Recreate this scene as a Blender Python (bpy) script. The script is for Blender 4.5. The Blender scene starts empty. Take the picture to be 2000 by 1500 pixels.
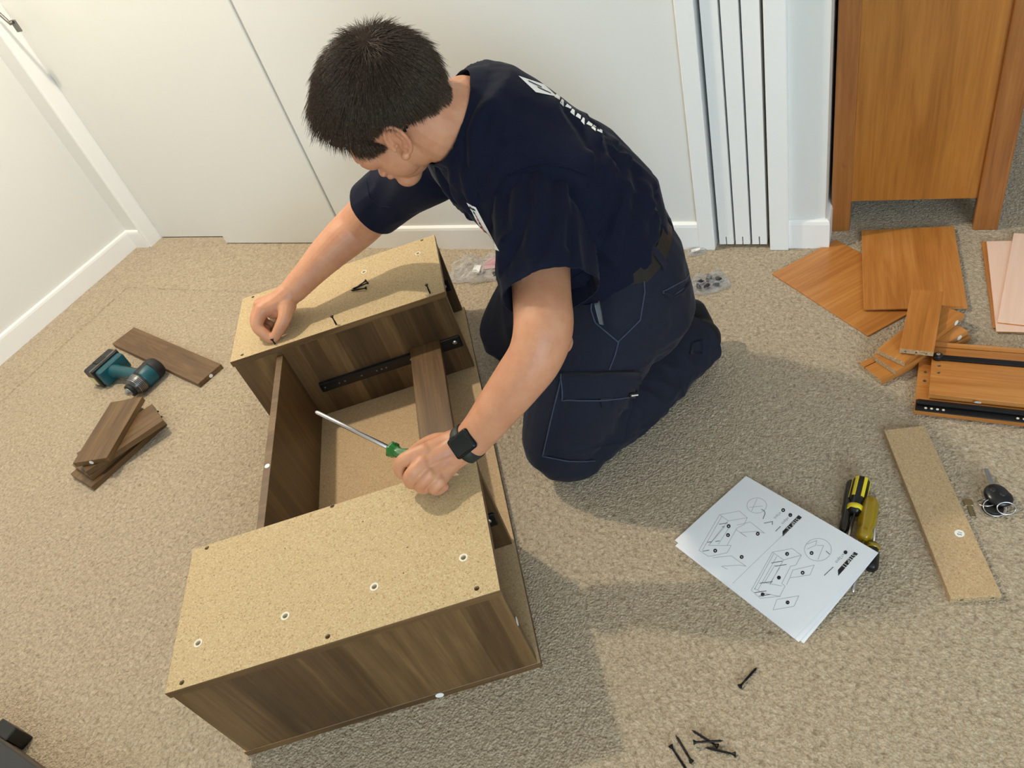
import bpy, bmesh, math, random
import numpy as np
from mathutils import Vector, Matrix, noise
from mathutils.bvhtree import BVHTree

random.seed(7)
rng = np.random.default_rng(7)
scene = bpy.context.scene
COL = scene.collection

# ------------------------------------------------------------------ camera
CAM_H = 1.2
F_PX, NADIR, YAW = 1418.2, (1556.9, 2267.5), -0.38845


def _axes():
    down = np.array([NADIR[0] - 1000, NADIR[1] - 750, F_PX])
    down /= np.linalg.norm(down)
    up = -down
    r = np.array([1, 0, 0.]) - up * up[0]
    r /= np.linalg.norm(r)
    fw = np.cross(up, r)
    c, s = math.cos(YAW), math.sin(YAW)
    return np.stack([c * r + s * fw, -s * r + c * fw, up])


CM = _axes()
CO = np.array([0, 0, CAM_H])
cam_data = bpy.data.cameras.new('camera')
cam_data.sensor_width = 36
cam_data.sensor_fit = 'HORIZONTAL'
cam_data.lens = F_PX / 2000 * 36
cam_data.clip_start = 0.02
cam = bpy.data.objects.new('camera', cam_data)
COL.objects.link(cam)
m = Matrix.Identity(4)
for i in range(3):
    m[i][0], m[i][1], m[i][2], m[i][3] = CM[i][0], -CM[i][1], -CM[i][2], CO[i]
cam.matrix_world = m
scene.camera = cam

# ------------------------------------------------------------------ light
scene.view_settings.view_transform = 'Standard'
scene.view_settings.look = 'None'
scene.view_settings.gamma = 1
scene.view_settings.use_curve_mapping = False
scene.view_settings.exposure = -0.04
world = bpy.data.worlds.new('world')
scene.world = world
world.use_nodes = True
wb = world.node_tree.nodes['Background']
wb.inputs[0].default_value = (0.62, 0.78, 1.0, 1)
wb.inputs[1].default_value = 1.0


def area_light(name, loc, target, size, size_y, energy, color, shape='RECTANGLE', spread=180):
    d = bpy.data.lights.new(name, 'AREA')
    d.shape = shape
    d.size = size
    if shape in ('RECTANGLE', 'ELLIPSE'):
        d.size_y = size_y
    d.energy = energy
    d.color = color
    d.spread = math.radians(spread)
    o = bpy.data.objects.new(name, d)
    COL.objects.link(o)
    o.location = loc
    o.rotation_euler = (Vector(target) - Vector(loc)).to_track_quat('-Z', 'Y').to_euler()
    return o


# the ceiling lamp above the cabinet whose shadows fall across the carpet
LAMP_XY = (-1.92, 1.18)
ld = bpy.data.lights.new('downlight_offscreen', 'SPOT')
ld.energy = 136
ld.color = (1.0, 0.89, 0.72)
ld.spot_size = math.radians(165)
ld.spot_blend = .25
ld.shadow_soft_size = .045
lo = bpy.data.objects.new('downlight_offscreen', ld)
COL.objects.link(lo)
lo.location = (LAMP_XY[0], LAMP_XY[1], 2.37)
# cool daylight entering through the window opening behind the camera
area_light('window_daylight_offscreen', (1.725, -2.55, 1.45), (1.725, 0, 1.45), 1.66, 1.30, 96, (0.68, 0.86, 1.0))


# ------------------------------------------------------------------ pixel helpers (2000x1500 photograph)
def ray(x, y):
    return CM @ np.array([x - 1000, y - 750, F_PX])


def fl(x, y, z=0.0):
    d = ray(x, y)
    return Vector(CO + d * ((z - CAM_H) / d[2]))


def onY(x, y, Y):
    d = ray(x, y)
    return Vector(CO + d * (Y / d[1]))


def onX(x, y, X):
    d = ray(x, y)
    return Vector(CO + d * (X / d[0]))


def atD(x, y, D):
    return Vector(CO + CM @ (np.array([(x - 1000) / F_PX, (y - 750) / F_PX, 1]) * D))


def depth(w):
    return float((CM.T @ (np.array(w) - CO))[2])


def world_dir(ix, iy, iz):
    return Vector(CM @ np.array([ix, iy, iz])).normalized()


# ------------------------------------------------------------------ materials
def srgb(r, g, b):
    def f(c):
        c /= 255
        return c / 12.92 if c <= 0.04045 else ((c + 0.055) / 1.055) ** 2.4
    return (f(r), f(g), f(b), 1)


class NT:
    def __init__(s, name):
        s.m = bpy.data.materials.new(name)
        s.m.use_nodes = True
        s.t = s.m.node_tree
        s.b = s.t.nodes['Principled BSDF']

    def n(s, kind, **kw):
        nd = s.t.nodes.new(kind)
        for k, v in kw.items():
            if k in nd.inputs:
                nd.inputs[k].default_value = v
            else:
                setattr(nd, k, v)
        return nd

    def l(s, a, b):
        s.t.links.new(a, b)

    def set(s, **kw):
        for k, v in kw.items():
            s.b.inputs[k.replace('_', ' ')].default_value = v
        return s

    def coord(s, scale=(1, 1, 1), kind='Object', jitter=False):
        tc = s.n('ShaderNodeTexCoord')
        mp = s.n('ShaderNodeMapping')
        mp.inputs['Scale'].default_value = scale
        src = tc.outputs[kind]
        if jitter:
            oi = s.n('ShaderNodeObjectInfo')
            mul = s.n('ShaderNodeVectorMath', operation='SCALE')
            mul.inputs[0].default_value = (7.3, 3.1, 5.7)
            s.l(oi.outputs['Random'], mul.inputs['Scale'])
            ad = s.n('ShaderNodeVectorMath', operation='ADD')
            s.l(src, ad.inputs[0])
            s.l(mul.outputs[0], ad.inputs[1])
            src = ad.outputs[0]
        s.l(src, mp.inputs['Vector'])
        return mp.outputs[0]

    def noise(s, vec, scale, detail=3, rough=.55, dist=0):
        nd = s.n('ShaderNodeTexNoise')
        nd.inputs['Scale'].default_value = scale
        nd.inputs['Detail'].default_value = detail
        nd.inputs['Roughness'].default_value = rough
        nd.inputs['Distortion'].default_value = dist
        s.l(vec, nd.inputs['Vector'])
        return nd.outputs['Fac']

    def ramp(s, fac, stops, interp='LINEAR'):
        r = s.n('ShaderNodeValToRGB')
        r.color_ramp.interpolation = interp
        el = r.color_ramp.elements
        while len(el) < len(stops):
            el.new(0.5)
        for e, (p, c) in zip(el, stops):
            e.position = p
            e.color = c
        s.l(fac, r.inputs[0])
        return r.outputs[0]

    def mix(s, fac, a, b, mode='MIX'):
        nd = s.n('ShaderNodeMix')
        nd.data_type = 'RGBA'
        nd.blend_type = mode
        for idx, v in ((0, fac), (6, a), (7, b)):
            if isinstance(v, (int, float, tuple)):
                nd.inputs[idx].default_value = v
            else:
                s.l(v, nd.inputs[idx])
        return nd.outputs[2]

    def math(s, op, a, b=None):
        nd = s.n('ShaderNodeMath', operation=op)
        for i, v in enumerate((a, b)):
            if v is None:
                continue
            if isinstance(v, (int, float)):
                nd.inputs[i].default_value = v
            else:
                s.l(v, nd.inputs[i])
        return nd.outputs[0]

    def bump(s, h, strength=.3, dist=.001, normal=None):
        nd = s.n('ShaderNodeBump')
        nd.inputs['Strength'].default_value = strength
        nd.inputs['Distance'].default_value = dist
        s.l(h, nd.inputs['Height'])
        if normal:
            s.l(normal, nd.inputs['Normal'])
        s.l(nd.outputs[0], s.b.inputs['Normal'])
        return nd.outputs[0]

    def col(s, c):
        s.l(c, s.b.inputs['Base Color'])
        return s


def plain(name, rgb, rough=.5, metal=0., spec=.5, **kw):
    t = NT(name)
    t.set(Base_Color=srgb(*rgb), Roughness=rough, Metallic=metal)
    t.b.inputs['Specular IOR Level'].default_value = spec
    for k, v in kw.items():
        t.b.inputs[k.replace('_', ' ')].default_value = v
    return t.m


def mat_paint(name, rgb, rough=.5):
    t = NT(name)
    t.set(Base_Color=srgb(*rgb), Roughness=rough)
    v = t.coord()
    t.bump(t.noise(v, 260, 2), .08, .001)
    return t.m


def mat_carpet():
    t = NT('carpet_pile')
    v = t.coord()
    big = t.noise(v, 2.2, 3)
    mid = t.noise(v, 26, 3)
    vo = t.n('ShaderNodeTexVoronoi')
    vo.inputs['Scale'].default_value = 230
    t.l(v, vo.inputs['Vector'])
    warp = t.noise(v, 120, 4, .7, .6)
    fine = t.noise(v, 420, 2, .6)
    c = t.ramp(warp, [(.30, srgb(142, 121, 96)), (.47, srgb(206, 184, 154)), (.68, srgb(240, 221, 192))])
    c = t.mix(t.math('MULTIPLY', fine, .3), c, srgb(166, 146, 118))
    c = t.mix(t.math('MULTIPLY', big, .22), c, srgb(160, 140, 114))
    c = t.mix(t.math('MULTIPLY', mid, .16), c, srgb(201, 180, 150))
    t.col(c)
    t.set(Roughness=.95)
    t.b.inputs['Specular IOR Level'].default_value = .15
    t.b.inputs['Sheen Weight'].default_value = .25
    h = t.math('ADD', warp, t.math('MULTIPLY', vo.outputs['Distance'], -.6))
    h = t.math('ADD', h, t.math('MULTIPLY', fine, .3))
    t.bump(h, .9, .009)
    return t.m


def mat_chip(name, light, mid, dark):
    t = NT(name)
    v = t.coord()
    vo = t.n('ShaderNodeTexVoronoi')
    vo.inputs['Scale'].default_value = 520
    t.l(v, vo.inputs['Vector'])
    sep = t.n('ShaderNodeSeparateColor')
    t.l(vo.outputs['Color'], sep.inputs[0])
    c = t.ramp(sep.outputs[0], [(0, srgb(*dark)), (.12, srgb(*mid)), (.6, srgb(*mid)), (1, srgb(*light))])
    n2 = t.noise(v, 160, 4, .7)
    c = t.mix(t.math('MULTIPLY', n2, .5), c, srgb(*mid))
    spk = t.ramp(t.noise(v, 640, 2, .7), [(.27, srgb(*dark)), (.36, (1, 1, 1, 1))])
    c = t.mix(.4, c, spk, 'MULTIPLY')
    big = t.noise(v, 9, 2)
    c = t.mix(t.math('MULTIPLY', big, .2), c, srgb(*[x * .9 for x in mid]))
    t.col(c)
    t.set(Roughness=.72)
    t.bump(sep.outputs[0], .12, .0006)
    return t.m


def mat_wood(name, dark, mid, light, grain=0, rough=.45, band=0.0, contrast=1.0, knots=True, bump=.06, coat=0.):
    """wood-look board; grain = local axis the grain runs along"""
    t = NT(name)
    sc = [9, 9, 9]
    sc[grain] = .8
    v = t.coord(tuple(sc), jitter=True)
    g1 = t.noise(v, 2.2, 6, .62, 1.1)
    sc2 = [150, 150, 150]
    sc2[grain] = 5
    v2 = t.coord(tuple(sc2), jitter=True)
    g2 = t.noise(v2, 1.0, 3, .6, .2)
    f = t.math('ADD', t.math('MULTIPLY', g1, .66 * contrast), t.math('MULTIPLY', g2, .34))
    c = t.ramp(f, [(.28, srgb(*dark)), (.5, srgb(*mid)), (.72, srgb(*light))])
    if band:
        v3 = t.coord((1, 1, 1))
        sx = t.n('ShaderNodeSeparateXYZ')
        t.l(v3, sx.inputs[0])
        across = [0, 1, 2]
        across.remove(grain)
        s = t.math('ADD', sx.outputs[across[0]], t.math('MULTIPLY', sx.outputs[across[1]], .37))
        fl_ = t.math('FLOOR', t.math('DIVIDE', s, band))
        wn = t.n('ShaderNodeTexWhiteNoise', noise_dimensions='1D')
        t.l(fl_, wn.inputs['W'])
        c = t.mix(t.math('MULTIPLY', wn.outputs['Value'], .6), c, srgb(*[x * .8 for x in dark]))
        c = t.mix(t.math('MULTIPLY', t.math('LESS_THAN', wn.outputs['Value'], .3), .15), c, srgb(*light))
    if knots:
        sk = [5, 5, 5]
        sk[grain] = 2.2
        vk = t.coord(tuple(sk), jitter=True)
        k = t.noise(vk, 2.0, 4, .6, .8)
        kf = t.ramp(k, [(.25, (1, 1, 1, 1)), (.36, (0, 0, 0, 1))])
        c = t.mix(t.math('MULTIPLY', kf, .6), c, srgb(*[x * .55 for x in dark]))
    t.col(c)
    t.set(Roughness=rough)
    if coat:
        t.b.inputs['Coat Weight'].default_value = coat
        t.b.inputs['Coat Roughness'].default_value = .2
    t.bump(g2, bump, .0008)
    return t.m


def mat_fabric(name, a, b, scale=900, rough=.9, bump=.25, fold=0.0):
    t = NT(name)
    v = t.coord()
    n1 = t.noise(v, 14, 4, .6)
    n2 = t.noise(v, scale, 2, .5)
    c = t.mix(n1, srgb(*a), srgb(*b))
    c = t.mix(t.math('MULTIPLY', n2, .3), c, srgb(*[min(255, x * 1.7 + 6) for x in b]))
    t.col(c)
    t.set(Roughness=rough)
    t.b.inputs['Specular IOR Level'].default_value = .2
    t.b.inputs['Sheen Weight'].default_value = .05
    t.b.inputs['Sheen Roughness'].default_value = .4
    h = n2
    nb = t.bump(h, bump, .0005)
    if fold:
        v2 = t.coord((1, 1, 1))
        f = t.noise(v2, 11, 3, .5, .8)
        nd = t.n('ShaderNodeBump')
        nd.inputs['Strength'].default_value = fold
        nd.inputs['Distance'].default_value = .02
        t.l(f, nd.inputs['Height'])
        t.l(nb, nd.inputs['Normal'])
        t.l(nd.outputs[0], t.b.inputs['Normal'])
    return t.m


def mat_clear(name, tint=(1, 1, 1), glossy=.35, rough=.12):
    t = NT(name)
    out = t.t.nodes['Material Output']
    tr = t.n('ShaderNodeBsdfTransparent')
    tr.inputs[0].default_value = (*[.93 * c for c in tint], 1)
    t.set(Base_Color=(.85, .86, .88, 1), Roughness=rough)
    mx = t.n('ShaderNodeMixShader')
    lw = t.n('ShaderNodeLayerWeight')
    lw.inputs[0].default_value = .35
    f = t.math('ADD', t.math('MULTIPLY', lw.outputs['Facing'], glossy), .07)
    t.l(f, mx.inputs[0])
    t.l(tr.outputs[0], mx.inputs[1])
    t.l(t.b.outputs[0], mx.inputs[2])
    t.l(mx.outputs[0], out.inputs[0])
    v = t.coord()
    t.bump(t.noise(v, 60, 3, .6, .5), .9, .01)
    return t.m


M = {}
M['carpet'] = mat_carpet()
M['wall'] = mat_paint('wall_paint', (228, 227, 222), .6)
M['trim'] = mat_paint('trim_paint', (244, 243, 240), .35)
M['door'] = mat_paint('door_paint', (228, 227, 221), .5)
M['ceil'] = mat_paint('ceiling_paint', (243, 242, 238), .8)
M['chip'] = mat_chip('chipboard', (214, 194, 156), (188, 164, 122), (130, 103, 68))
M['chip2'] = mat_chip('plank_chipboard', (212, 186, 148), (190, 160, 120), (150, 118, 82))
M['chipraw'] = mat_chip('sawn_chipboard', (222, 204, 172), (176, 148, 108), (96, 74, 48))
WAL = ((58, 39, 20), (98, 71, 41), (136, 106, 66))
M['walz'] = mat_wood('walnut_vertical', *WAL, grain=2, band=.047)
M['walx'] = mat_wood('walnut_lengthwise', *WAL, grain=0)
M['waly'] = mat_wood('walnut_rail', *WAL, grain=1)
M['edge'] = mat_wood('walnut_edge', *WAL, grain=0, knots=False)
ORA = ((152, 92, 36), (188, 122, 58), (210, 150, 84))
M['orax'] = mat_wood('orange_wood', *ORA, grain=0, rough=.35, knots=False, coat=.15)
M['oray'] = mat_wood('orange_wood_cross', *ORA, grain=1, rough=.35, knots=False, coat=.15)
M['cherry'] = mat_wood('cherry_panel', (138, 80, 24), (168, 106, 38), (188, 126, 54), grain=2, rough=.38, knots=False, coat=.25)
M['cherrypost'] = mat_wood('cherry_post', (118, 68, 26), (152, 94, 42), (174, 116, 60), grain=2, rough=.38, coat=.25)
M['pink'] = mat_wood('pink_ply', (238, 200, 178), (246, 212, 192), (250, 222, 204), grain=1, rough=.55, knots=False, contrast=.6)
M['steel_black'] = plain('black_steel', (16, 16, 17), .38, .2)
M['screw'] = plain('black_screw', (20, 18, 18), .4, .5)
M['chrome'] = plain('bright_steel', (205, 205, 208), .22, 1.)
M['zinc'] = plain('zinc', (170, 172, 175), .35, 1.)
M['ring'] = plain('cream_plastic', (220, 212, 190), .5)
M['white'] = plain('white_sticker', (240, 240, 236), .5)
M['paper'] = mat_paint('paper', (243, 244, 248), .7)
M['ink'] = plain('black_ink', (30, 30, 34), .7)
M['greyink'] = plain('grey_ink', (150, 152, 158), .7)
M['black'] = plain('black_plastic', (18, 18, 19), .35)
M['rubber'] = plain('black_rubber', (24, 24, 25), .6)
M['yellow'] = plain('yellow_plastic', (232, 208, 40), .35)
M['teal'] = plain('teal_plastic', (12, 78, 88), .42)
M['grey'] = plain('grey_metal', (120, 118, 114), .4, .6)


# ------------------------------------------------------------------ mesh helpers
def link(o, parent=None):
    COL.objects.link(o)
    if parent is not None:
        o.parent = parent
    return o


def from_data(name, V, F, mat, parent=None, smooth=False):
    me = bpy.data.meshes.new(name)
    me.from_pydata([tuple(map(float, v)) for v in V], [], [tuple(map(int, f)) for f in F])
    me.update()
    if mat is not None:
        me.materials.append(mat)
    if smooth:
        me.polygons.foreach_set('use_smooth', [True] * len(me.polygons))
    o = bpy.data.objects.new(name, me)
    return link(o, parent)


def from_bm(name, bm, mat, parent=None, smooth=False):
    bmesh.ops.recalc_face_normals(bm, faces=bm.faces[:])
    me = bpy.data.meshes.new(name)
    bm.to_mesh(me)
    bm.free()
    if mat is not None:
        for mm in (mat if isinstance(mat, (list, tuple)) else [mat]):
            me.materials.append(mm)
    if smooth:
        me.polygons.foreach_set('use_smooth', [True] * len(me.polygons))
    o = bpy.data.objects.new(name, me)
    return link(o, parent)


def bm_box(bm, x0, x1, y0, y1, z0, z1, bevel=0.0, seg=1):
    r = bmesh.ops.create_cube(bm, size=1)
    vs = r['verts']
    for v in vs:
        v.co = Vector(((x0 + x1) / 2 + v.co.x * (x1 - x0), (y0 + y1) / 2 + v.co.y * (y1 - y0), (z0 + z1) / 2 + v.co.z * (z1 - z0)))
    if bevel:
        es = list({e for v in vs for e in v.link_edges})
        bmesh.ops.bevel(bm, geom=es, offset=bevel, segments=seg, affect='EDGES', profile=.6)
    return bm


def box(name, x0, x1, y0, y1, z0, z1, mat, parent=None, bevel=0.0, seg=1, end_mat=None, side_mat=None, top_mat=None):
    bm = bmesh.new()
    bm_box(bm, x0, x1, y0, y1, z0, z1, bevel, seg)
    mats = [mat]
    bm.normal_update()
    for extra, axis in ((end_mat, 0), (side_mat, 1), (top_mat, 2)):
        if extra is not None:
            mats.append(extra)
            for f in bm.faces:
                if abs(f.normal[axis]) > .8:
                    f.material_index = len(mats) - 1
    return from_bm(name, bm, mats, parent)


def tag(o, label, cat, group=None):
    o['label'] = label
    o['category'] = cat
    if group:
        o['group'] = group
    return o


def thing(name, label, cat, loc=(0, 0, 0), rotz=0.0, group=None, rot=None):
    o = bpy.data.objects.new(name, None)
    o.empty_display_size = .05
    link(o)
    o.location = loc
    o.rotation_euler = rot if rot is not None else (0, 0, rotz)
    return tag(o, label, cat, group)


def struct(o):
    o['kind'] = 'structure'
    return o


def lathe(prof, n=20, axis='Z'):
    """profile of (radius, height) -> verts, faces around local Z"""
    V, F = [], []
    for (r, h) in prof:
        for k in range(n):
            a = 2 * math.pi * k / n
            V.append((r * math.cos(a), r * math.sin(a), h))
    for i in range(len(prof) - 1):
        for k in range(n):
            F.append((i * n + k, i * n + (k + 1) % n, (i + 1) * n + (k + 1) % n, (i + 1) * n + k))
    F.append(tuple(range(n - 1, -1, -1)))
    F.append(tuple((len(prof) - 1) * n + k for k in range(n)))
    return V, F


def tube(pts, rad, n=8, closed=False):
    pts = [Vector(p) for p in pts]
    N = len(pts)
    rads = rad if isinstance(rad, (list, tuple)) else [rad] * N
    V, F = [], []
    prev = None
    for i, p in enumerate(pts):
        a = pts[(i - 1) % N] if (closed or i > 0) else p
        b = pts[(i + 1) % N] if (closed or i < N - 1) else p
        t = (b - a).normalized()
        if prev is None:
            q = t.orthogonal().normalized()
        else:
            q = (prev - t * prev.dot(t)).normalized()
        prev = q
        w = t.cross(q)
        for k in range(n):
            an = 2 * math.pi * k / n
            V.append(p + (q * math.cos(an) + w * math.sin(an)) * rads[i])
    for i in range(N if closed else N - 1):
        j = (i + 1) % N
        for k in range(n):
            F.append((i * n + k, i * n + (k + 1) % n, j * n + (k + 1) % n, j * n + k))
    if not closed:
        F.append(tuple(range(n - 1, -1, -1)))
        F.append(tuple((N - 1) * n + k for k in range(n)))
    return V, F


def merge(parts):
    V, F = [], []
    for v, f in parts:
        o = len(V)
        V += list(v)
        F += [tuple(i + o for i in q) for q in f]
    return V, F


def xf(vf, mat):
    return [mat @ Vector(v) for v in vf[0]], vf[1]


def frame(origin, xaxis, zhint=(0, 0, 1)):
    x = Vector(xaxis).normalized()
    z = Vector(zhint)
    z = (z - x * z.dot(x)).normalized()
    y = z.cross(x)
    mm = Matrix.Identity(4)
    for i in range(3):
        mm[i][0], mm[i][1], mm[i][2], mm[i][3] = x[i], y[i], z[i], origin[i]
    return mm


def text_vf(s, size):
    """letters as flat faces in the local XY plane, centred"""
    cu = bpy.data.curves.new('lettering', 'FONT')
    cu.body = s
    cu.size = size
    cu.align_x = 'CENTER'
    cu.align_y = 'CENTER'
    cu.resolution_u = 3
    o = bpy.data.objects.new('lettering', cu)
    COL.objects.link(o)
    dg = bpy.context.evaluated_depsgraph_get()
    me = bpy.data.meshes.new_from_object(o.evaluated_get(dg))
    V = [v.co.copy() for v in me.vertices]
    F = [tuple(p.vertices) for p in me.polygons]
    bpy.data.objects.remove(o)
    bpy.data.curves.remove(cu)
    bpy.data.meshes.remove(me)
    return V, F


def cup(r, d, n=14):
    """inside of a drilled hole: wall and bottom, open at the top"""
    V = [(r * math.cos(2 * math.pi * k / n), r * math.sin(2 * math.pi * k / n), z) for z in (-.0001, -d) for k in range(n)]
    F = [(k, (k + 1) % n, n + (k + 1) % n, n + k) for k in range(n)] + [tuple(n + k for k in range(n))]
    return V, F


def drill(r, d, n=14):
    """cutter for a hole of depth d going down local Z"""
    return lathe([(r, -d - .0001), (r, .003)], n)


def cut_box(x0, x1, y0, y1, z0, z1):
    V = [(x, y, z) for z in (z0, z1) for y in (y0, y1) for x in (x0, x1)]
    return V, [(0, 2, 3, 1), (4, 5, 7, 6), (0, 1, 5, 4), (2, 6, 7, 3), (0, 4, 6, 2), (1, 3, 7, 5)]


def shift(vf, x, y, z):
    return [(v[0] + x, v[1] + y, v[2] + z) for v in vf[0]], vf[1]


def bore(o, cutters):
    """cut real holes and grooves into a board (cutters in its own space)"""
    tmp = link(bpy.data.objects.new('bore_source', o.data))
    V, F = merge(cutters)
    cu = from_data('bore_cutter', V, F, None)
    bm = bmesh.new()
    bm.from_mesh(cu.data)
    bmesh.ops.recalc_face_normals(bm, faces=bm.faces[:])
    bm.to_mesh(cu.data)
    bm.free()
    md = tmp.modifiers.new('bore', 'BOOLEAN')
    md.operation = 'DIFFERENCE'
    md.solver = 'EXACT'
    md.use_self = True
    md.object = cu
    dg = bpy.context.evaluated_depsgraph_get()
    me = bpy.data.meshes.new_from_object(tmp.evaluated_get(dg))
    bpy.data.objects.remove(tmp)
    bpy.data.objects.remove(cu)
    me.name = o.data.name
    o.data = me


# ------------------------------------------------------------------ the room
LW, BW = -2.805, 1.692          # left wall x, back wall y
# carpet: a gently uneven slab with the pressed line that follows the skirting
nx, ny = 140, 130
fx0, fx1, fy0, fy1 = LW - .1, 2.7, -2.6, 3.3
V, F = [], []
for j in range(ny + 1):
    for i in range(nx + 1):
        x = fx0 + (fx1 - fx0) * i / nx
        y = fy0 + (fy1 - fy0) * j / ny
        V.append((x, y, 0))
for j in range(ny):
    for i in range(nx):
        a = j * (nx + 1) + i
        F.append((a, a + 1, a + nx + 2, a + nx + 1))
floor = struct(from_data('floor', V, F, M['carpet'], smooth=True))
# pressed carpet seam: a slightly raised edge strip along both walls
s1, s2 = fl(170, 640), fl(250, 562)
s3, s4 = fl(300, 566), fl(430, 568)
seam_y = (s3.y + s4.y) / 2
seam_x = s2.x
V = [(LW, -2.5, .0002), (seam_x, -2.5, .0002), (seam_x, seam_y, .0002), (-1.3, seam_y, .0002), (-1.3, BW + .06, .0002), (LW, BW + .06, .0002),
     (seam_x - .004, -2.5, .004), (LW, -2.5, .004), (seam_x - .004, seam_y + .004, .004), (-1.3, seam_y + .004, .004), (-1.3, BW + .06, .004), (LW, BW + .06, .004)]
F = [(7, 6, 8, 11), (8, 9, 10, 11), (6, 1, 2, 8), (8, 2, 3, 9), (9, 3, 4, 10)]
strip = from_data('carpet_edge', V, F, M['carpet'], floor)

struct(box('ceiling', LW - .1, 2.7, -2.6, 3.3, 2.4, 2.46, M['ceil']))
struct(box('wall_left', LW - .1, LW, -2.6, 3.3, 0, 2.4, M['wall']))  # stretch past the wardrobe front added to shut out sky light
wb_ = struct(box('wall_back', -1.672, -.45, BW, BW + .1, 0, 2.4, M['wall']))
# wall behind the camera with the window that lets the daylight in
bm = bmesh.new()
for a in ((LW - .1, .85, 0, 2.4), (2.6, 2.7, 0, 2.4), (.85, 2.6, 0, .75), (.85, 2.6, 2.15, 2.4)):
    bm_box(bm, a[0], a[1], -2.6, -2.5, a[2], a[3])
struct(from_bm('wall_front', bm, M['wall']))
wf = struct(box('window_1', .85, 2.6, -2.54, -2.5, .71, .75, M['trim']))
for a in ((.85, .89, .75, 2.15), (2.56, 2.6, .75, 2.15), (.89, 2.56, .75, .79), (.89, 2.56, 2.11, 2.15)):
    box('window_frame', a[0], a[1], -2.57, -2.53, a[2], a[3], M['trim'], wf)
# nib beside the wardrobe
struct(box('wall_nib', LW, -2.722, BW, BW + .12, 0, 2.4, M['wall']))
struct(box('wall_right', 2.6, 2.7, -2.6, 3.3, 0, 2.4, M['wall']))
# far part of the room to the right of the corner
struct(box('wall_far', LW, 2.7, 3.2, 3.3, 0, 2.4, M['wall']))  # unseen stretch behind the wardrobe added so no sky light leaks in
struct(box('wall_return', -.2205, -.135, BW + .006, 3.2, 0, 2.4, M['wall']))

# skirting
bb = .083


def skirting(name, pts, h=bb, t=.012):
    """moulded skirting board swept along floor points; the board lies to the left of travel"""
    prof = [(0, 0), (t, 0), (t, h - .012), (t * .85, h - .004), (t * .45, h), (0, h)]
    V, F = [], []
    P2 = [Vector((p[0], p[1], 0)) for p in pts]
    for i, p in enumerate(P2):
        d1 = (p - P2[i - 1]).normalized() if i > 0 else (P2[1] - p).normalized()
        d2 = (P2[i + 1] - p).normalized() if i < len(P2) - 1 else d1
        n1, n2 = Vector((-d1.y, d1.x, 0)), Vector((-d2.y, d2.x, 0))
        n_ = n1 + n2
        n_ = n_ / max(.3, (1 + n1.dot(n2)))
        for (o, z) in prof:
            V.append(p + n_ * o + Vector((0, 0, z)))
    k = len(prof)
    for i in range(len(P2) - 1):
        for j in range(k):
            F.append((i * k + j, (i + 1) * k + j, (i + 1) * k + (j + 1) % k, i * k + (j + 1) % k))
    F.append(tuple(range(k)))
    F.append(tuple((len(P2) - 1) * k + j for j in range(k - 1, -1, -1)))
    return struct(from_data(name, V, F, M['trim']))


skirting('baseboard_left', [(-2.722, BW), (LW, BW), (LW, -2.5)])
skirting('baseboard_back', [(-.452, BW), (-1.672, BW)])
skirting('baseboard_corner', [(-.137, 3.0), (-.137, BW + .008), (-.2, BW + .008)][::-1] if False else [(-.135, 2.2), (-.135, BW + .006), (-.2205, BW + .006)][::-1][::-1])

# wardrobe: jamb, rear and front sliding doors
struct(box('trim_1', -2.722, -2.708, BW - .006, 1.80, 0, 2.4, M['trim'], bevel=.002))
d1 = struct(box('door_1', -2.706, -1.9, 1.752, 1.785, .006, 2.38, M['door'], bevel=.002))
d2 = struct(box('door_2', -2.292, -1.697, 1.706, 1.742, .006, 2.38, M['door'], bevel=.003))
struct(box('trim_2', -1.697, -1.672, 1.775, 1.79, 0, 2.4, M['trim']))
struct(box('wall_wardrobe', LW, -1.5, 2.3, 2.35, 0, 2.4, M['wall']))
# grey catch on the wardrobe jamb
hk = onY(22, 42, BW - .008)
cat_ = thing('door_catch', 'grey metal catch screwed to the jamb of the white wardrobe', 'catch', (hk.x, BW - .008, hk.z))
V, F = tube([(-.05, -.004, .085), (-.028, -.006, .04), (-.006, -.007, .006), (.004, -.01, -.004), (.014, -.006, -.001)], [.005, .006, .0055, .005, .005], 8)
from_data('latch_arm', V, F, M['grey'], cat_, True)
box('latch_plate', -.004, .022, -.003, .003, -.034, .004, M['grey'], cat_, .002)

# folding door stacked between two jambs
struct(box('trim_3', -.452, -.410, BW - .016, BW + .10, 0, 2.4, M['trim'], bevel=.002))
struct(box('trim_4', -.2665, -.2205, BW - .016, BW + .10, 0, 2.4, M['trim'], bevel=.002))
fd = struct(box('door_3', -.41, -.2665, BW + .085, BW + .1, .012, 2.35, M['trim']))
for i, x in enumerate((-.399, -.356, -.313)):
    bm = bmesh.new()
    bm_box(bm, x, x + .0375, BW - .004, BW + .084, .036, 2.35)
    bm_box(bm, x, x + .0170, BW - .004, BW + .084, .012, .036)
    bm_box(bm, x + .0200, x + .0375, BW - .004, BW + .084, .012, .036)
    lf = from_bm('door_leaf', bm, M['trim'], fd)

# recessed downlight in the ceiling
V, F = lathe([(.075, 0), (.075, -.006), (.056, -.010), (.052, -.001)], 28)
o = from_data('downlight', V, F, M['trim'], smooth=False)
o.location = (LAMP_XY[0], LAMP_XY[1], 2.4)
tag(o, 'white recessed downlight in the ceiling above the cabinet', 'downlight')

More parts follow.
